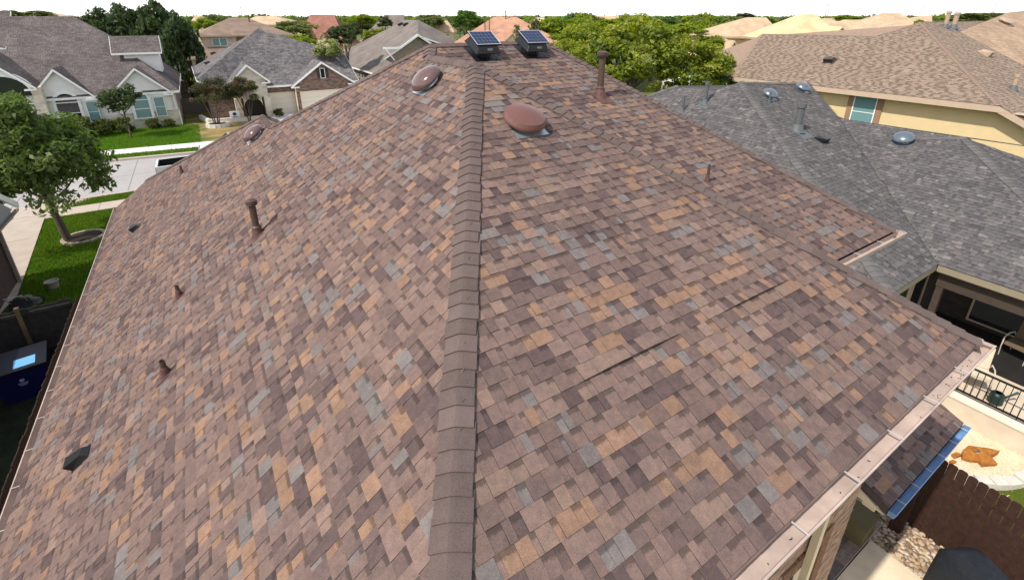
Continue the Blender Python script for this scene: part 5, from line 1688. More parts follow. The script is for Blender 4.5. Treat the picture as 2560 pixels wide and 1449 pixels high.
FH = {
  'E':((20.8,127.9,-2.7),(31.2,121.2,-2.7),(25.6,130.7,3.9),(30.5,127.5,3.9),9.9), 'F':((28.4,59.0,0.1),(41.4,50.8,0.1),(36.4,61.2,3.5),(39.0,59.6,3.5),12.3),
  'G':((28.2,99.5,-0.8),(35.5,94.8,-0.8),(33.9,100.6,3.8),(37.3,98.4,3.8),8.0), 'H':((60.5,138.2,-0.7),(66.0,134.7,-0.7),(64.1,140.6,2.4),(66.1,139.3,2.4),8.0),
  'J':((47.4,37.5,-0.8),(55.2,32.5,-0.8),(52.2,39.1,1.6),(54.0,38.0,1.6),8.0), 'K':((61.7,45.0,0.9),(71.0,39.0,0.8),(70.1,44.8,3.4),(72.6,43.2,3.4),8.8),
  'Lh':((98.7,78.3,0.8),(105.4,74.0,0.8),(103.4,80.0,2.7),(106.7,78.0,2.7),8.0), 'M':((59.7,34.4,1.0),(67.3,29.5,1.0),(66.2,35.0,3.8),(68.0,33.8,3.8),8.0),
  'N':((74.8,34.3,1.0),(80.1,30.9,1.0),(79.8,35.8,3.1),(81.8,34.5,3.1),8.0), 'O':((100.7,41.5,1.6),(109.9,35.6,1.6),(107.5,42.3,4.1),(110.3,40.6,4.1),8.7),
  'P':((86.7,32.6,1.7),(92.1,29.1,1.7),(95.0,32.1,3.6),(96.5,31.1,3.6),8.0), 'Q':((1.3,164.0,2.5),(3.7,162.4,2.5),(2.3,168.1,3.7),(3.4,167.4,3.7),8.0),
  'S':((-33.1,162.1,2.7),(-22.4,155.4,2.7),(-30.2,166.3,4.4),(-27.4,164.5,4.4),10.1), 'T':((10.1,140.6,1.7),(21.7,133.3,1.7),(15.2,143.8,3.6),(19.5,141.1,3.6),10.9),
  'V':((111.8,129.2,1.5),(122.4,122.5,1.5),(117.9,131.4,3.7),(124.2,127.3,3.7),10.1), 'X':((85.3,122.4,1.5),(89.2,119.9,1.5),(88.5,125.1,3.2),(90.6,123.8,3.2),8.0),
  'Y':((134.7,67.3,1.6),(140.7,63.4,1.5),(140.3,68.4,3.1),(143.3,66.5,3.1),8.0)}
INFO = {
  'E': ('yellow house with rust-red roof and two front gables in the distance', M_ROOF_RD, M_SIDEY, [(0.0, 0.36, 2.4, -1.6), (0.42, 0.72, 0.0, 0.5)]),
  'F': ('wide terracotta roof with vent pipes behind the solar fans', M_ROOF_OR, M_SIDEY, [(0.44, 0.62, 1.6, 0.0)]),
  'G': ('pale grey roofed house with orange brick gable above bushes', M_ROOF_PG, M_BRKO, [(0.05, 0.5, 1.3, 0.6)]),
  'H': ('small sand-coloured roof left of the round green tree', M_ROOF_SN, M_SIDEY, None),
  'J': ('sand-roofed house with small arched gable behind the big tree', M_ROOF_SN, M_STUCW, [(0.5, 0.72, 1.0, 0.7)]),
  'K': ('broad sand-roofed two-storey house with yellow wall right of the big tree', M_ROOF_SN, M_SIDEY, None),
  'Lh': ('pale sand roof above the bright treetops right of centre', M_ROOF_YL, M_SIDEY, None),
  'M': ('large pale yellow roof just above the tan tabbed roof', M_ROOF_YL, M_SIDEY, [(0.78, 0.98, 2.4, -0.1)]),
  'N': ('sand roof with small gable between the pale yellow roof and the bushes', M_ROOF_SN, M_SIDEY, [(0.7, 1.0, 2.0, 0.1)]),
  'O': ('distant sand-pink hip roof with brick gable near the right horizon', M_ROOF_SN, M_BRKO, [(0.5, 0.85, 2.9, 0.2)]),
  'P': ('sand-pink roof peeking over the tan roof ridge at the right', M_ROOF_SN, M_SIDEY, None),
  'Q': ('tiny pale house between dark trees and the bright shrub at left', M_ROOF_SN, M_SIDEY, None),
  'S': ('far sand roof showing over the dark grey ridge at the left edge', M_ROOF_SN, M_SIDEY, None),
  'T': ('long pale sand roof behind the cream two-storey house', M_ROOF_SN, M_SIDEY, None),
  'V': ('distant pale sand roof over the treetops right of the terracotta roof', M_ROOF_SN, M_STUCW, None),
  'X': ('tiny pale roof just right of the terracotta roof', M_ROOF_YL, M_SIDEY, None),
  'Y': ('far sand-pink roof with a dark skylight near the right horizon', M_ROOF_SN, M_SIDEY, None)}
for k, q in FH.items():
    inf = INFO[k]
    t = far_house(k, inf[0], *q, inf[1], inf[2], gab=inf[3])
    if k == 'F':
        for (x, y, z0, z1) in ((31.5, 58.6, 1.4, 3.5), (32.0, 58.3, 1.4, 3.4), (35.9, 60.5, 3.1, 4.2)):
            b = MB(); b.lathe((x + 1.6, y - 0.6, z0), (0, 0, 1), [(0.06, 0), (0.06, z1 - z0), (0.1, z1 - z0), (0.1, z1 - z0 + 0.1), (0.001, z1 - z0 + 0.1)], 12); b.build('flue', M_BRN, t)
# masts on the horizon
for k, (x, y, z1, lab) in enumerate(((14.8, 179.1, 6.6, 'thin dark mast left of centre above the cream house'), (51.2, 203.3, 8.8, 'thin pale mast above the plain grey roof'), (167.6, 81.9, 7.4, 'dark leaning utility mast on the right horizon, leftmost there'), (203.3, 94.7, 7.4, 'faint mast beside the dark leaning one on the right horizon'), (204.7, 70.1, 7.6, 'thin mast over the tan roof apex on the right horizon'), (224.5, 57.5, 7.8, 'thin mast nearest the right edge of the horizon'))):
    b = MB(); b.tube([(x, y, GZ), (x + 0.3, y, z1)], [0.16, 0.07], 8)
    b.bar((x - 0.8, y, z1 - 0.6), (x + 1.3, y, z1 - 0.6), 0.08)
    tag(b.build('utility_mast', mat('mast_grey', (0.28, 0.29, 0.32), 0.7)), lab, 'mast')

# ------------------------------------------------------------------ west neighbour corner and side yard
hW = empty('maroon_brick_house', (-11, 18, GZ), 'maroon brick neighbour house cut by the left edge with white gable trim', 'house')
prism_wall('wall', [(-17.5, 2.5), (-7.55, 2.5), (-7.55, 22.7), (-17.5, 22.7)], GZ, -3.3, M_BRKM, hW)
roof_solid(hW, [[(-18, 2, -3.2), (-7.1, 2, -3.2), (-12.4, 7, 2.4)], [(-7.1, 2, -3.2), (-7.1, 23, -3.2), (-12.4, 20.5, 2.4), (-12.4, 7, 2.4)], [(-18, 23, -3.2), (-18, 2, -3.2), (-12.4, 7, 2.4), (-12.4, 20.5, 2.4)], [(-7.1, 23, -3.2), (-18, 23, -3.2), (-12.4, 20.5, 2.4)]], M_ROOF_DG)  # ridge raised steeply out of view to shade lawn and side yard
b = MB(); b.prism([(-7.0, 19.6, -3.15), (-7.0, 23.0, -3.15), (-7.0, 21.3, -2.1)], (-0.2, 0, 0)); b.build('side_gable', mat('grey_siding', (0.3, 0.3, 0.31)), hW)
b = MB(); b.bar((-6.9, 19.3, -3.1), (-6.9, 21.3, -1.95), 0.06, 0.22); b.bar((-6.9, 21.3, -1.95), (-6.9, 23.3, -3.1), 0.06, 0.22); b.build('rake_trim', M_WHITE, hW)
gutter(hW, (-7.0, 19.2, -3.2), (-7.0, 23.2, -3.2), (1, 0, 0), m=mat('taupe_gutter', (0.32, 0.28, 0.25)))
b = MB(); b.bar((-6.95, 22.5, -3.3), (-7.46, 22.62, -3.75), 0.09); b.bar((-7.46, 22.62, -3.75), (-7.46, 22.62, GZ + 0.05), 0.10); b.build('downspout', mat('taupe_gutter', (0.32, 0.28, 0.25)), hW)
M_WOODS = mat('shade_darkened_wood', (0.035, 0.032, 0.03), 0.9, 0.3, 8, 0.3)  # darkened copy of the grey fence wood, with yard shade in its colour
f1 = empty('wood_fence', (-6.2, 16.3, GZ), 'grey board fence closing the side yard in front of the maroon brick house', 'fence')
x = -7.5
rng = random.Random(21)
while x < -4.7:
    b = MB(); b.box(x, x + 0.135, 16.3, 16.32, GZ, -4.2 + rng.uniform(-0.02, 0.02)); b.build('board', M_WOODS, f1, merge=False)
    x += 0.142
for zz in (-5.6, -4.35):
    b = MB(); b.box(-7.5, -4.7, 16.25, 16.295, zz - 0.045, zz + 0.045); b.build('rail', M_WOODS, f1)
b = MB(); b.box(-5.85, -5.75, 16.19, 16.29, GZ, -4.1); b.build('post', mat('newer_wood_post', (0.12, 0.09, 0.05), 0.9, 0.2), f1)  # post colour lowered along with the fence for the yard shade
f2 = empty('wood_fence', (-4.5, 10, GZ), 'dark brown board fence running along the side of the near house', 'fence')
y = 16.2
while y > 2.0:
    b = MB(); b.box(-4.5, -4.48, y - 0.135, y, GZ, -4.15 + rng.uniform(-0.025, 0.025)); b.build('board', M_WOODD, f2, merge=False)
    y -= 0.142
for zz in (-5.6, -4.4):
    b = MB(); b.box(-4.475, -4.43, 2.0, 16.2, zz - 0.045, zz + 0.045); b.build('rail', M_WOODD, f2)
# wheeled bin
bn = empty('wheeled_bin', (-5.75, 14.6, GZ), 'blue wheeled recycling bin with black lid in the shaded side yard', 'bin')
Mblue = mat('blue_bin_plastic', (0.006, 0.006, 0.06), 0.5, 0.1, 6)  # bin blue lowered so its colour carries the yard shade
bc = Vector((-5.7, 14.75, GZ)); r3 = Matrix.Rotation(R(8), 3, 'Z')
def bp_(x, y, z): return bc + r3 @ Vector((x, y, z))
b = MB()
lo_ = [bp_(-0.42, -0.36, 0.06), bp_(0.42, -0.36, 0.06), bp_(0.42, 0.36, 0.06), bp_(-0.42, 0.36, 0.06)]
hi_ = [bp_(-0.55, -0.48, 1.0), bp_(0.55, -0.48, 1.0), bp_(0.55, 0.48, 1.08), bp_(-0.55, 0.48, 1.08)]
b.face(lo_[::-1])
for k in range(4):
    j = (k + 1) % 4
    b.face([lo_[k], lo_[j], hi_[j], hi_[k]])
b.face(hi_)
b.build('body', Mblue, bn)
b = MB(); b.prism([bp_(-0.58, -0.53, 1.005), bp_(0.58, -0.53, 1.005), bp_(0.58, 0.52, 1.085), bp_(-0.58, 0.52, 1.085)], (0, 0, 0.06)); lid = b.build('lid', mat('navy_black_lid', (0.005, 0.005, 0.010), 0.45), bn)  # dark lid, its colour lowered again for the yard shade
b = MB(); b.prism([bp_(-0.06, -0.40, 1.075), bp_(0.36, -0.40, 1.075), bp_(0.36, -0.02, 1.105), bp_(-0.06, -0.02, 1.105)], (0, 0, 0.006)); b.build('sticker', mat('light_blue_sticker', (0.16, 0.42, 0.72), 0.5, 0.1, 20), lid)
for s_ in (-1, 1):
    b = MB(); b.lathe(bp_(0.5 * s_, 0.4, 0.13), r3 @ Vector((1, 0, 0)), [(0.001, -0.03), (0.13, -0.03), (0.13, 0.03), (0.001, 0.03)], 18); b.build('wheel', M_BLK, bn)
b = MB(); b.tube([bp_(-0.5, 0.56, 1.05), bp_(0.5, 0.56, 1.05)], 0.02, 8); b.build('handle', M_BLK, bn)
b = MB()
c = bp_(0.02, -0.452, 0.72)
b.lathe(c, r3 @ Vector((0, -1, 0.13)), [(0.0005, 0.002), (0.05, 0.002)], 16)
for k in range(3):
    b.obox(bp_(0.02, -0.450 + 0.013 * k * 0.6, 0.63 - 0.035 * k), r3 @ Vector((1, 0, 0)), r3 @ Vector((0, 1, 0)), (0, 0, 1), 0.10 - 0.015 * k, 0.006, 0.008)
b.build('logo', mat('pale_bin_print', (0.25, 0.25, 0.4), 0.6), bn)
# mower and pot by the brick corner
mw = empty('garden_mower', (-6.8, 20.3, GZ), 'dark garden mower and gear parked against the maroon brick wall', 'mower')
mc = Vector((-6.75, 20.2, GZ + 0.06))
b = MB(); b.lathe(mc + Vector((0, 0, 0.14)), (0, 0, 1), [(0.001, 0.12), (0.2, 0.14), (0.34, 0.08), (0.38, 0.0), (0.36, -0.06)], 20); b.build('deck', mat('dark_mower_paint', (0.03, 0.035, 0.035), 0.4), mw, smooth=True)
b = MB(); b.lathe(mc + Vector((0, 0, 0.26)), (0, 0, 1), [(0.18, 0), (0.19, 0.1), (0.14, 0.18), (0.001, 0.19)], 16); b.build('engine', mat('mower_grey', (0.12, 0.12, 0.12), 0.4), mw, smooth=True)
for dx, dy in ((-0.33, -0.3), (0.33, -0.3), (-0.33, 0.3), (0.33, 0.3)):
    b = MB(); b.lathe(mc + Vector((dx, dy, 0.09)), (1, 0, 0), [(0.001, -0.03), (0.1, -0.03), (0.1, 0.03), (0.001, 0.03)], 16); b.build('wheel', M_BLK, mw)
b = MB(); b.tube([mc + Vector((-0.2, -0.3, 0.2)), mc + Vector((-0.22, -0.95, 0.9)), mc + Vector((0.22, -0.95, 0.9)), mc + Vector((0.2, -0.3, 0.2))], 0.014, 8); b.build('handle', M_ALU, mw)
b = MB(); b.obox(mc + Vector((0, -0.62, 0.35)), (1, 0, 0), Vector((0, 0.8, 0.6)), Vector((0, -0.6, 0.8)), 0.24, 0.22, 0.18); b.build('grass_bag', M_BLK, mw)
pt = MB(); pt.lathe((-6.3, 21.4, GZ + 0.06), (0, 0, 1), [(0.001, 0), (0.16, 0), (0.2, 0.3), (0.22, 0.32), (0.19, 0.32), (0.17, 0.28), (0.001, 0.28)], 20)
tag(pt.build('planter_pot', mat('pale_clay', (0.34, 0.31, 0.27), 0.8), smooth=True), 'round pale planter pot on the shaded lawn behind the mower', 'pot')

# ------------------------------------------------------------------ vehicles on the street
def wheel(parent, c, ax, r, w_=0.22):
    b = MB(); b.lathe(c, ax, [(r * 0.62, -w_ / 2), (r * 0.95, -w_ / 2), (r, -w_ / 2 + 0.03), (r, w_ / 2 - 0.03), (r * 0.95, w_ / 2), (r * 0.62, w_ / 2)], 24)
    o = b.build('wheel', mat('tyre_rubber', (0.02, 0.02, 0.02), 0.8), parent, smooth=True)
    b = MB(); b.lathe(c, ax, [(0.001, -w_ / 2 + 0.02), (r * 0.62, -w_ / 2 + 0.03), (r * 0.62, w_ / 2 - 0.03), (0.001, w_ / 2 - 0.02)], 18); b.build('rim', M_ALU, o)
M_CARW = mat('white_car_paint', (0.72, 0.73, 0.75), 0.2, 0.02, 2, spec=0.6)
tr = empty('pickup_truck', (-0.6, 33.9, GZ), 'white pickup truck with open black bed parked at the near kerb', 'truck')
x0, yc, W_ = -3.35, 34.1, 1.0
b = MB()
for s_ in (-1, 1):
    b.prism([(x0, yc + s_ * W_, GZ + 0.55), (x0 + 2.1, yc + s_ * W_, GZ + 0.55), (x0 + 2.1, yc + s_ * W_, GZ + 1.28), (x0, yc + s_ * W_, GZ + 1.28)], (0, -s_ * 0.10, 0))
b.box(x0 - 0.02, x0 + 0.08, yc - W_ + 0.1, yc + W_ - 0.1, GZ + 0.6, GZ + 1.28)
b.build('bed_side', M_CARW, tr)
b = MB(); b.box(x0 + 0.08, x0 + 2.1, yc - W_ + 0.1, yc + W_ - 0.1, GZ + 0.62, GZ + 0.72); b.box(x0 + 0.085, x0 + 0.12, yc - W_ + 0.101, yc + W_ - 0.101, GZ + 0.72, GZ + 1.27)
for s_ in (-1, 1):
    b.box(x0 + 0.12, x0 + 2.1, yc + s_ * (W_ - 0.10) - 0.01, yc + s_ * (W_ - 0.10) + 0.01, GZ + 0.72, GZ + 1.275)
    b.box(x0 + 0.85, x0 + 1.7, yc + s_ * (W_ - 0.25) - 0.13, yc + s_ * (W_ - 0.25) + 0.13, GZ + 0.72, GZ + 0.98)
b.build('bed_liner', M_BLK, tr)
b = MB()
b.prism([(x0 + 2.1, yc - W_, GZ + 0.5), (x0 + 5.7, yc - W_, GZ + 0.5), (x0 + 5.75, yc - W_, GZ + 0.95), (x0 + 5.5, yc - W_, GZ + 1.15), (x0 + 4.2, yc - W_, GZ + 1.22), (x0 + 2.1, yc - W_, GZ + 1.25)], (0, 2 * W_, 0))
b.build('body', M_CARW, tr)
b = MB()
b.prism([(x0 + 2.15, yc - W_ + 0.1, GZ + 1.25), (x0 + 4.3, yc - W_ + 0.1, GZ + 1.22), (x0 + 3.7, yc - W_ + 0.18, GZ + 1.85), (x0 + 2.35, yc - W_ + 0.18, GZ + 1.88)], (0, 2 * W_ - 0.25, 0))
b.build('cab', M_GLASSD, tr)
b = MB(); b.box(x0 + 2.4, x0 + 3.65, yc - W_ + 0.17, yc + W_ - 0.17, GZ + 1.86, GZ + 1.92); b.build('cab_roof', M_CARW, tr)
for s_ in (-1, 1):
    b = MB(); b.box(x0 - 0.035, x0 - 0.021, yc + s_ * 0.88 - 0.07, yc + s_ * 0.88 + 0.07, GZ + 0.8, GZ + 1.2); b.build('tail_light', mat('tail_light_red', (0.10, 0.02, 0.02), 0.3), tr)
    for dx in (1.1, 4.7):
        wheel(tr, (x0 + dx, yc + s_ * (W_ - 0.08), GZ + 0.37), (0, 1, 0), 0.37)
b = MB(); b.box(x0 - 0.16, x0 - 0.03, yc - 0.9, yc + 0.9, GZ + 0.42, GZ + 0.58); b.build('bumper', M_ALU, tr)
sc_ = empty('sedan', (1.2, 39.6, GZ), 'white sedan at the far kerb peeking over the roof edge', 'car')
cx0, cy = -1.15, 39.7
b = MB()
b.prism([(cx0, cy - 0.88, GZ + 0.3), (cx0 + 4.6, cy - 0.88, GZ + 0.3), (cx0 + 4.6, cy - 0.88, GZ + 0.85), (cx0 + 3.7, cy - 0.88, GZ + 0.95), (cx0 + 1.2, cy - 0.88, GZ + 0.92), (cx0 + 0.1, cy - 0.88, GZ + 0.75)], (0, 1.76, 0))
ob = b.build('body', M_CARW, sc_)
bv = ob.modifiers.new('bevel', 'BEVEL'); bv.width = 0.07; bv.segments = 3
b = MB(); b.prism([(cx0 + 1.15, cy - 0.76, GZ + 0.92), (cx0 + 3.9, cy - 0.76, GZ + 0.94), (cx0 + 3.2, cy - 0.70, GZ + 1.38), (cx0 + 1.9, cy - 0.70, GZ + 1.40)], (0, 1.46, 0)); b.build('windows', M_GLASSD, sc_)
b = MB(); b.box(cx0 + 1.95, cx0 + 3.15, cy - 0.69, cy + 0.69, GZ + 1.39, GZ + 1.43); b.build('car_roof', M_CARW, sc_)
for s_ in (-1, 1):
    b = MB(); b.obox((cx0 + 0.04, cy + s_ * 0.62, GZ + 0.62), (1, 0, 0), (0, 1, 0), (0, 0, 1), 0.05, 0.17, 0.07); b.build('headlight', M_GLASST, sc_)
    for dx in (0.85, 3.7):
        wheel(sc_, (cx0 + dx, cy + s_ * 0.82, GZ + 0.32), (0, 1, 0), 0.32, 0.2)
# back fence between the two houses across the street
f3 = empty('wood_fence', (-1, 59.6, GZ), 'grey wood fence between the white stucco house and the garage house', 'fence')
x = -2.2
while x < 1.0:
    b = MB(); b.box(x, x + 0.18, 59.6, 59.63, GZ, -4.35 + rng.uniform(-0.03, 0.03)); b.build('board', M_WOODG, f3, merge=False)
    x += 0.19
f4 = empty('wood_fence', (-1, 72, GZ), 'far grey fence with horizontal rails behind the gap between two houses', 'fence')
x = -3.0
while x < 3.0:
    b = MB(); b.box(x, x + 0.28, 72, 72.03, GZ, -3.9 + rng.uniform(-0.03, 0.03)); b.build('board', M_WOODG, f4, merge=False)
    x += 0.29
for zz in (-5.4, -4.7, -4.1):
    b = MB(); b.box(-3.0, 3.0, 71.9, 71.99, zz - 0.06, zz + 0.06); b.build('rail', M_WOODG, f4)
# lawn sign
ls = empty('lawn_sign', (2.0, 53.0, GZ), 'small white lawn sign with a dark emblem under the crape myrtles', 'sign')
b = MB(); b.box(1.65, 2.5, 52.6, 52.63, GZ + 0.35, GZ + 1.05); b.build('panel', M_WHITE, ls)
b = MB(); b.lathe((2.08, 52.595, GZ + 0.75), (0, -1, 0), [(0.001, 0.002), (0.17, 0.002)], 16); b.box(1.8, 2.35, 52.59, 52.598, GZ + 0.45, GZ + 0.5); b.build('emblem', mat('navy_print', (0.03, 0.05, 0.15)), ls)
for xx in (1.8, 2.35):
    b = MB(); b.box(xx - 0.012, xx + 0.012, 52.64, 52.66, GZ, GZ + 0.9); b.build('stake', M_ALU, ls)
# stone planter rings
def ring(name, c, r0, r1, h, n, label, m):
    t = empty(name, (c[0], c[1], GZ), label, 'planter ring')
    for k in range(n):
        a0, a1 = 2 * math.pi * k / n + 0.02, 2 * math.pi * (k + 1) / n - 0.02
        b = MB(); b.prism([(c[0] + math.cos(a) * r, c[1] + math.sin(a) * r, GZ + 0.05) for a, r in ((a0, r0), (a1, r0), (a1, r1), (a0, r1))], (0, 0, h)); b.build('stone', m, t)
    b = MB(); b.lathe((c[0], c[1], GZ + 0.05 + h * 0.7), (0, 0, 1), [(r0 + 0.02, 0), (0.001, 0.08)], 24); b.build('mulch', mat('dark_mulch', (0.028, 0.018, 0.014), 0.95, 0.5, 30, 0.6), t)
M_LIME = mat('limestone_block', (0.66, 0.61, 0.54), 0.9, 0.15, 6, 0.4)
ring('tree_ring', (-6.05, 26.45), 0.68, 0.84, 0.11, 16, 'tan stone ring around the mulch bed of the front tree', mat('tan_ring_stone', (0.36, 0.30, 0.23), 0.9, 0.2, 5))
ring('tree_ring', (0.5, 50.6), 0.75, 0.98, 0.35, 14, 'whitish stone ring under the left crape myrtle', M_LIME)
b = MB(); b.prism([(-0.2, 52.2, GZ), (4.6, 51.6, GZ), (4.7, 51.9, GZ), (0.0, 52.6, GZ), (-0.6, 55.5, GZ), (-0.9, 55.4, GZ)], (0, 0, 0.5))
tag(b.build('garden_border', M_LIME), 'whitish stone garden border behind the crape myrtles', 'stone border')

# ================================================================== TREES
PALETTES = {
  'dark':   [(0.050, 0.080, 0.028), (0.068, 0.10, 0.036), (0.04, 0.064, 0.025)],
  'dark2':  [(0.062, 0.092, 0.028), (0.080, 0.112, 0.036), (0.05, 0.075, 0.025)],
  'front':  [(0.105, 0.160, 0.036), (0.14, 0.195, 0.05), (0.075, 0.12, 0.03), (0.20, 0.245, 0.09)],
  'oak':    [(0.19, 0.245, 0.030), (0.27, 0.31, 0.036), (0.09, 0.135, 0.024), (0.35, 0.37, 0.07)],
  'bright': [(0.20, 0.27, 0.022), (0.25, 0.31, 0.028), (0.155, 0.215, 0.022)],
  'green':  [(0.080, 0.16, 0.028), (0.10, 0.185, 0.032), (0.065, 0.13, 0.024)],
  'olive':  [(0.15, 0.185, 0.055), (0.185, 0.215, 0.07), (0.12, 0.155, 0.045)],
  'flower': [(0.15, 0.21, 0.035), (0.19, 0.24, 0.04), (0.65, 0.62, 0.42)],
  'myrtle': [(0.065, 0.08, 0.03), (0.08, 0.095, 0.035), (0.15, 0.08, 0.05), (0.058, 0.07, 0.028)],
  'sprig':  [(0.10, 0.115, 0.04), (0.13, 0.14, 0.055), (0.26, 0.23, 0.13)],
  'shrub':  [(0.055, 0.09, 0.02), (0.08, 0.11, 0.024), (0.11, 0.12, 0.025)],
}
def crown_mesh(name, seed, n, leaf, clumps, pal, flat=0.0, spread=0.33, hollow=0.55, aspect=2.1):
    """unit-radius crown: leaf-sized faces gathered in clumps through the volume, gaps between"""
    r = np.random.default_rng(seed)
    d = r.normal(size=(clumps, 3)); d /= np.linalg.norm(d, axis=1)[:, None]
    d[:, 2] = np.where(d[:, 2] < -0.55, -d[:, 2] * 0.5, d[:, 2])
    rad = hollow + (0.92 - hollow) * r.random(clumps) ** 0.6
    lump = 1 + 0.14 * np.sin(d[:, 0] * 5 + seed) * np.cos(d[:, 1] * 4 + seed * 2) + 0.10 * np.sin(d[:, 2] * 7 + seed)
    cc = d * (rad * lump)[:, None]
    ci = r.integers(0, clumps, n)
    cr = spread * (0.6 + 0.7 * r.random(clumps))
    o = r.normal(size=(n, 3)); o /= np.linalg.norm(o, axis=1)[:, None]
    pos = cc[ci] + o * (cr[ci] * r.random(n) ** 0.45)[:, None] * np.array([1, 1, 0.72])
    nr = o * 0.6 + r.normal(size=(n, 3)) * 0.7 + np.array([0, 0, 0.45])
    nr /= np.linalg.norm(nr, axis=1)[:, None]
    t = np.cross(nr, r.normal(size=(n, 3))); t /= np.linalg.norm(t, axis=1)[:, None]
    bt = np.cross(nr, t)
    s = leaf * (0.6 + 0.8 * r.random(n))[:, None]
    v = np.empty((n, 4, 3))
    droop = nr * s * 0.25
    v[:, 0] = pos - t * s * aspect / 2
    v[:, 1] = pos - bt * s / 2 + droop
    v[:, 2] = pos + t * s * aspect / 2
    v[:, 3] = pos + bt * s / 2 + droop
    P = np.array(pal)
    cl = P[r.integers(0, len(P), clumps)]
    col = 0.55 * cl[ci] + 0.45 * P[r.integers(0, len(P), n)]
    col *= (0.75 + 0.5 * r.random(n))[:, None]
    me = bpy.data.meshes.new(name)
    me.vertices.add(n * 4); me.loops.add(n * 4); me.polygons.add(n)
    me.vertices.foreach_set('co', v.ravel())
    me.loops.foreach_set('vertex_index', np.arange(n * 4, dtype=np.int32))
    me.polygons.foreach_set('loop_start', np.arange(0, n * 4, 4, dtype=np.int32))
    me.update(calc_edges=True)
    ca = me.color_attributes.new('Col', 'FLOAT_COLOR', 'CORNER')
    cb_ = np.ones((n, 4, 4)); cb_[:, :, :3] = col[:, None, :]
    ca.data.foreach_set('color', cb_.ravel())
    me.materials.append(M_LEAF)
    return me
def trunk_mesh(name, pts, rads, limbs, n=9):
    b = MB()
    b.tube(pts, rads, n)
    for lp, lr in limbs:
        b.tube(lp, lr, 7)
    me_o = b.build(name, M_BARK, None, smooth=True)
    me = me_o.data
    bpy.data.objects.remove(me_o)
    return me
CROWNS = {}
def get_crown(kind, var):
    k = (kind, var)
    if k not in CROWNS:
        n, leaf, cl, sp = {'oak': (8500, 0.050, 70, 0.235), 'front': (20000, 0.042, 95, 0.26), 'sprig': (500, 0.16, 14, 0.35), 'shrub': (1600, 0.11, 22, 0.4), 'myrtle': (5200, 0.055, 46, 0.30)}.get(kind, (3600, 0.085, 42, 0.30))
        CROWNS[k] = crown_mesh('crown_' + kind, 100 + hash(kind) % 7 + var * 13 if False else 100 + sum(map(ord, kind)) + var * 13, n, leaf, cl, PALETTES[kind], spread=sp)
    return CROWNS[k]
def tree(kind, x, y, zc, rx, rz, label, group=None, var=0, lean=(0, 0), tr=None, name='tree', cat='tree', limbs=5, ground=GZ):
    t = empty(name, (x + lean[0], y + lean[1], ground), label, cat, group)
    rng = random.Random(int(abs(x * 31 + y * 17)) + var)
    h = zc - ground
    tr = tr or max(0.08, min(0.32, rx * 0.075))
    base = Vector((0, 0, 0)); top = Vector((-lean[0], -lean[1], h))
    pts = [base, base.lerp(top, 0.35) + Vector((rng.uniform(-.08, .08), rng.uniform(-.08, .08), 0)), base.lerp(top, 0.7), top]
    lm = []
    for k in range(limbs):
        a = 2 * math.pi * k / limbs + rng.uniform(-.4, .4)
        s_ = base.lerp(top, rng.uniform(0.5, 0.8))
        s_ = s_ if h > rz * 1.2 else base.lerp(top, 0.3)
        e = top + Vector((math.cos(a) * rx * 0.62, math.sin(a) * rx * 0.62, rz * rng.uniform(-0.15, 0.5)))
        mid = s_.lerp(e, 0.5) + Vector((0, 0, -0.05 * rz))
        lm.append(([s_, mid, e], [tr * 0.5, tr * 0.32, tr * 0.1]))
    me = trunk_mesh('trunk', pts, [tr * 1.25, tr, tr * 0.75, tr * 0.35], lm)
    o = bpy.data.objects.new('trunk', me); COL.objects.link(o); o.parent = t
    c = bpy.data.objects.new('crown', get_crown(kind, var)); COL.objects.link(c); c.parent = t
    c.location = top; c.scale = (rx, rx, rz); c.rotation_euler = (0, 0, rng.uniform(0, 6.28))
    return t
# the tree in front (left), leaning a little
t = tree('front', -6.85, 26.35, -2.25, 2.65, 2.85, 'leafy young shade tree with leaning trunk on the front lawn at left', var=0, lean=(0.25, 0.1), tr=0.13)
LAB = [
 'dark evergreen tree behind the grey roof, second from the left of its row', 'dark evergreen tree behind the dormer, centre of its row', 'tallest dark evergreen tree, its tip touching the top of the picture', 'dark evergreen tree at the right end of the row beside the cream house', 'small dark evergreen tree at the left end of the row over the dark grey ridge',
 'bright lime-green tree left of the cream two-storey roof', 'olive green tree over the left slope of the cream house roof',
 'small round yellow-green tree over the long pale sand roof', 'broad olive tree between the cream house and the yellow house', 'bright low tree below the broad olive tree beside the garage house roof',
 'dense round mid-green tree beside the yellow house', 'pale flowering shrub tree at the left end of the plain grey roof',
 'small dark round tree in front of the pale grey roof', 'bright treetops left of the pale grey roof', 'bright bushes along the upper edge of the plain grey roof',
 'olive treetops behind the peak of the plain grey roof', 'upright green tree left of the terracotta roof', 'olive tree tucked behind the left slope of the terracotta roof',
 'thin sprig of a treetop left of the right solar fan', 'taller thin treetop above the right solar fan',
 'green oak left part of the big tree group beyond the flue pipe', 'largest spreading oak in the middle of the tree group right of centre', 'oak at the right of the big tree group above the grey roof', 'small oak at the far right of the tree group beside the tan roof', 'low oak just right of the ridge and solar fans',
 'bright green tree beyond the oaks, right of the terracotta roof', 'bright tree behind the upper edge of the largest oak', 'bright yellow-green tree behind the right oak', 'bright tree between the sand roofs and the right oak', 'olive tree on the skyline above the oaks',
 'dark clump of trees on the skyline above the sand roof', 'bright tree left of the pale sand roof', 'conical green tree left of the oaks',
 'bright round tree on the right skyline behind sand roofs', 'small bright tree under the brick gable on the right', 'olive trees behind the tan roof at the far right', 'bright tree right of the distant brick gable', 'olive tree right of the tan roof apex',
 'olive treetop over the ridge at the far left edge', 'wide olive treetop around the far sand roof at left']
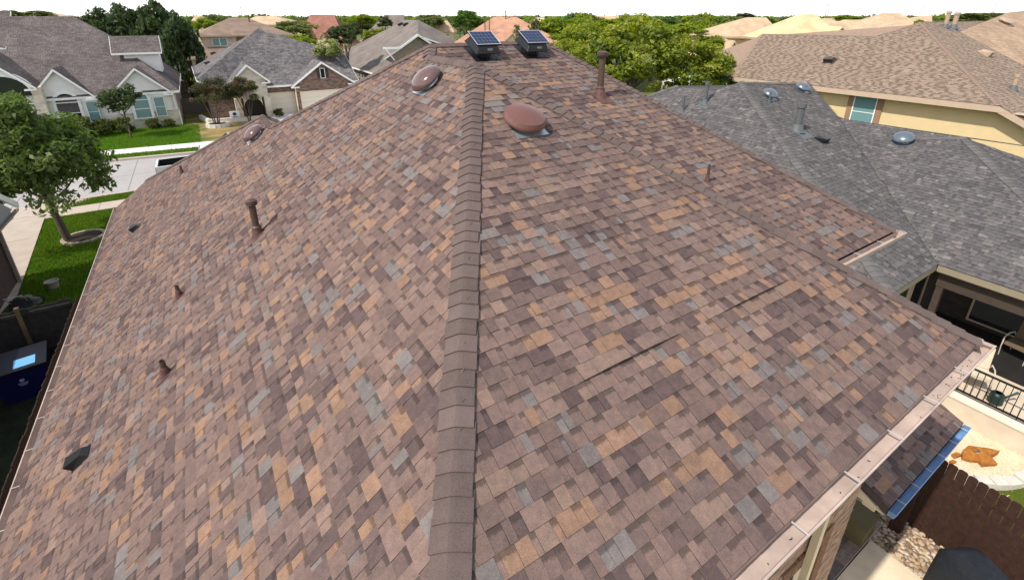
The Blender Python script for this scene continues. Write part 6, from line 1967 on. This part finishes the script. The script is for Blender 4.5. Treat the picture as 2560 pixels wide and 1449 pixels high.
TREES = [('dark',-9.5,85.5,0.6,3.3,4.0),('dark',-6.7,88.5,0.2,3.2,4.9),('dark',-3.7,79.4,0.6,2.8,4.9),('dark',-1.2,71.7,-0.6,2.2,4.7),('dark',-13.2,96.2,1.72,1.47,1.93),('bright',2.8,113.2,1.88,2.14,1.44),('olive',5.4,119.9,2.03,3.28,1.8),('olive',18.9,164.6,3.18,1.63,1.09),('olive',15.3,93.5,0.67,3.46,2.22),('bright',13.5,80.4,-0.29,2.71,1.3),('dark2',15.9,62.3,1.21,2.05,1.73),('flower',12.6,57.2,-0.03,1.51,1.2),('dark2',31.0,91.7,2.44,1.33,1.21),('bright',37.2,129.3,2.51,4.05,1.6),('bright',31.6,97.3,0.18,3.93,1.2),('olive',59.7,138.7,2.17,5.26,1.75),('green',36.7,70.3,2.66,2.62,1.66),('olive',44.3,77.4,1.66,1.76,1.32),('sprig',18.3,27.5,2.45,0.37,0.58),('sprig',18.1,25.3,2.66,0.5,0.73),('oak',24.9,28.4,0.7,2.5,2.3),('oak',26.9,24.9,0.5,3.7,3.05),('oak',30.0,22.6,-0.3,2.9,2.5),('oak',32.6,21.9,-0.9,1.7,1.9),('oak',21.5,25.8,0.3,1.9,1.7),('bright',48.0,57.2,1.82,2.64,1.52),('bright',58.9,62.2,2.13,2.66,1.0),('bright',50.3,40.3,1.59,2.92,1.19),('bright',52.2,36.8,0.65,1.42,0.83),('olive',69.5,61.3,1.98,2.81,1.2),('dark',137.5,89.2,3.54,2.56,0.98),('bright',59.4,50.0,1.63,2.06,0.9),('green',50.4,61.6,2.09,1.75,1.41),('bright',119.8,53.0,3.09,2.99,0.8),('bright',84.4,28.1,2.56,0.82,0.6),('olive',117.8,30.6,3.16,4.9,1.0),('bright',112.6,39.8,2.84,1.63,0.7),('olive',120.1,35.1,2.73,2.22,0.7),('olive',-31.1,149.0,3.79,2.13,1.0),('olive',-28.8,159.4,3.72,3.72,1.0)]
for i, ((k, x, y, z, rx, rz), lab) in enumerate(zip(TREES, LAB)):
    tree(k, x, y, z, rx, rz, lab, var=i % 3)
# crape myrtles, small lawn tree, shrubs across the street
def myrtle(x, y, zc, rx, rz, label, var):
    t = empty('crape_myrtle', (x, y, GZ), label, 'tree')
    rng = random.Random(var)
    b = MB()
    for k in range(6):
        a = 2 * math.pi * k / 6 + rng.uniform(-.3, .3)
        b.tube([(0.12 * math.cos(a), 0.12 * math.sin(a), 0), (0.3 * math.cos(a), 0.3 * math.sin(a), 0.9), (rx * 0.55 * math.cos(a), rx * 0.55 * math.sin(a), zc - GZ)], [0.06, 0.045, 0.015], 7)
    o = b.build('trunk', M_BARK, t, smooth=True, local=True)
    c = bpy.data.objects.new('crown', get_crown('myrtle', var)); COL.objects.link(c); c.parent = t
    c.location = (0, 0, zc - GZ); c.scale = (rx, rx, rz)
myrtle(0.45, 50.7, -2.9, 1.65, 1.35, 'left crape myrtle with reddish tinged crown in front of the garage house', 0)
myrtle(3.2, 51.9, -3.2, 1.5, 1.35, 'right crape myrtle in front of the white stone entry', 1)
tree('dark2', -5.9, 49.4, -2.95, 1.45, 1.35, 'small slim lawn tree in front of the arched windows', var=1, tr=0.07)
for k, (x, y, r_, h_, lab) in enumerate(((-7.9, 51.6, 0.9, 0.8, 'tall green shrub between the front tree and the slim lawn tree'), (-6.5, 52.0, 0.85, 0.7, 'yellow-green shrub below the arched window, right of the tall shrub'), (-9.3, 51.4, 1.1, 1.0, 'wide shrub behind the front tree crown by the stucco wall'), (-4.4, 52.6, 0.6, 0.5, 'small dark shrub by the stone base right of the slim tree'), (-3.3, 52.7, 0.55, 0.45, 'small dark shrub at the right corner of the stone base'), (-13.0, 50.9, 1.2, 0.7, 'low shrub by the entry arch at the left edge'), (0.2, 60.6, 1.0, 0.9, 'dark shrub against the fence between the houses'), (-0.6, 76, 1.4, 1.2, 'yellow-green shrub left in front of the porch columns'), (1.8, 77, 1.5, 1.3, 'yellow-green shrub right in front of the porch columns'), (6.0, 52.6, 0.5, 0.45, 'small dark round shrub beside the left garage door'))):
    t = empty('shrub', (x, y, GZ), lab, 'shrub')
    c = bpy.data.objects.new('foliage', get_crown('shrub' if k != 7 and k != 8 else 'bright', k % 2)); COL.objects.link(c); c.parent = t
    c.location = (0, 0, h_ * 0.9); c.scale = (r_, r_, h_)
    b = MB(); b.tube([(0, 0, 0), (0.03, 0, h_)], [0.05, 0.02], 6); b.build('stem', M_BARK, t, local=True)
# distant trees: countable belt, then woods that read as one mass
rng = random.Random(41)
BELT = ['bright', 'bright', 'olive', 'green', 'bright']
POS = ('left of', 'beside', 'right of', 'behind', 'beyond')
for k in range(34):
    D = rng.uniform(58, 112)
    lat = D * rng.uniform(0.03, 0.44)
    x, y = CAM.x + math.sin(YAW) * D + math.cos(YAW) * lat, CAM.y + math.cos(YAW) * D - math.sin(YAW) * lat
    if any((x - a) ** 2 + (y - b) ** 2 < 81 for a, b in ((51, 37), (66, 44), (35, 58), (64, 34))) or 0.31 < lat / D and D < 75:
        continue
    tree(rng.choice(BELT), x, y, 0.6 + rng.uniform(-0.6, 0.6) + (D - 58) * 0.02, rng.uniform(2.4, 3.8), rng.uniform(1.7, 2.5), 'bright green tree of the lush belt behind the big oaks', 'lush trees behind the oaks', var=k % 3, limbs=0)
rng = random.Random(77)
far_mesh = {k: [get_crown(k, v) for v in range(2)] for k in ('bright', 'olive', 'green', 'dark2')}
tk = trunk_mesh('far_trunk', [(0, 0, 0), (0, 0, 1)], [0.05, 0.03], [])
kinds = ['bright', 'olive', 'bright', 'olive', 'green', 'dark2']
cnt = 0
boxes = []
for k, q in FH.items():
    c = (Vector(q[0]) + Vector(q[1])) / 2
    boxes.append((c.x, c.y, (Vector(q[1]) - Vector(q[0])).length * 0.75 + 3))
tries = 0
fwh = (math.sin(YAW), math.cos(YAW)); rth = (math.cos(YAW), -math.sin(YAW))
while cnt < 190 and tries < 3000:
    tries += 1
    D = 95 + 230 * rng.random() ** 1.3
    lat = rng.uniform(-1.12, 1.12) * D
    x, y = CAM.x + fwh[0] * D + rth[0] * lat, CAM.y + fwh[1] * D + rth[1] * lat
    if any((x - bx) ** 2 + (y - by) ** 2 < br_ ** 2 for bx, by, br_ in boxes):
        continue
    u = D / 325
    hgt = rng.uniform(6.0, 8.6) + 1.2 * u
    rx = rng.uniform(2.6, 4.6) * (1 + 0.4 * u)
    # keep the sight lines to nearer houses free
    blocked = False
    for bx, by, br_ in boxes:
        dbx, dby = bx - CAM.x, by - CAM.y
        Db = dbx * fwh[0] + dby * fwh[1]
        Lb = dbx * rth[0] + dby * rth[1]
        if Db > D and abs(Lb / Db - lat / D) < (br_ * 0.6 + rx) / D:
            blocked = True
    if blocked:
        continue
    kd = rng.choice(kinds)
    t = empty('distant_tree', (x, y, GZ), 'distant tree in the green belt below the skyline', 'tree', 'distant trees below the skyline')
    c = bpy.data.objects.new('crown', rng.choice(far_mesh[kd])); COL.objects.link(c); c.parent = t
    rz = rng.uniform(1.8, 2.8)
    c.location = (0, 0, hgt - rz); c.scale = (rx, rx, rz); c.rotation_euler = (0, 0, rng.uniform(0, 6.28))
    o = bpy.data.objects.new('trunk', tk); COL.objects.link(o); o.parent = t
    o.scale = (5, 5, hgt - rz)
    cnt += 1
r = np.random.default_rng(5)
nb = 1500
D = 300 + 900 * r.random(nb) ** 1.2
lat = (r.random(nb) * 2.4 - 1.2) * D
bx = CAM.x + fwh[0] * D + rth[0] * lat; by = CAM.y + fwh[1] * D + rth[1] * lat
per = 60
n = nb * per
o = r.normal(size=(n, 3)); o /= np.linalg.norm(o, axis=1)[:, None]
rad = np.repeat(r.uniform(4.0, 7.5, nb), per)
hz = np.repeat(r.uniform(4.2, 6.2, nb) + D * 0.0018, per)
pos = np.stack([np.repeat(bx, per), np.repeat(by, per), GZ + hz], 1) + o * np.stack([rad, rad, rad * 0.55], 1) * (r.random(n) ** 0.4)[:, None]
nr = o + r.normal(size=(n, 3)) * 0.5 + np.array([0, 0, 0.4]); nr /= np.linalg.norm(nr, axis=1)[:, None]
t_ = np.cross(nr, r.normal(size=(n, 3))); t_ /= np.linalg.norm(t_, axis=1)[:, None]
b_ = np.cross(nr, t_)
s = (1.1 + 1.0 * r.random(n))[:, None]
v = np.stack([pos - t_ * s, pos - b_ * s * 0.6, pos + t_ * s, pos + b_ * s * 0.6], 1)
me = bpy.data.meshes.new('far_woods')
me.vertices.add(n * 4); me.loops.add(n * 4); me.polygons.add(n)
me.vertices.foreach_set('co', v.ravel())
me.loops.foreach_set('vertex_index', np.arange(n * 4, dtype=np.int32))
me.polygons.foreach_set('loop_start', np.arange(0, n * 4, 4, dtype=np.int32))
me.update(calc_edges=True)
P = np.array(PALETTES['olive'] + PALETTES['bright'] + PALETTES['dark2'])
col = P[np.repeat(r.integers(0, len(P), nb), per)] * (0.75 + 0.5 * r.random(n))[:, None]
ca = me.color_attributes.new('Col', 'FLOAT_COLOR', 'CORNER')
cb_ = np.ones((n, 4, 4)); cb_[:, :, :3] = col[:, None, :]
ca.data.foreach_set('color', cb_.ravel())
me.materials.append(M_LEAF)
fwd = bpy.data.objects.new('far_woods', me); COL.objects.link(fwd)
fwd['kind'] = 'stuff'
tag(fwd, 'far green woods running along the whole skyline', 'woods')
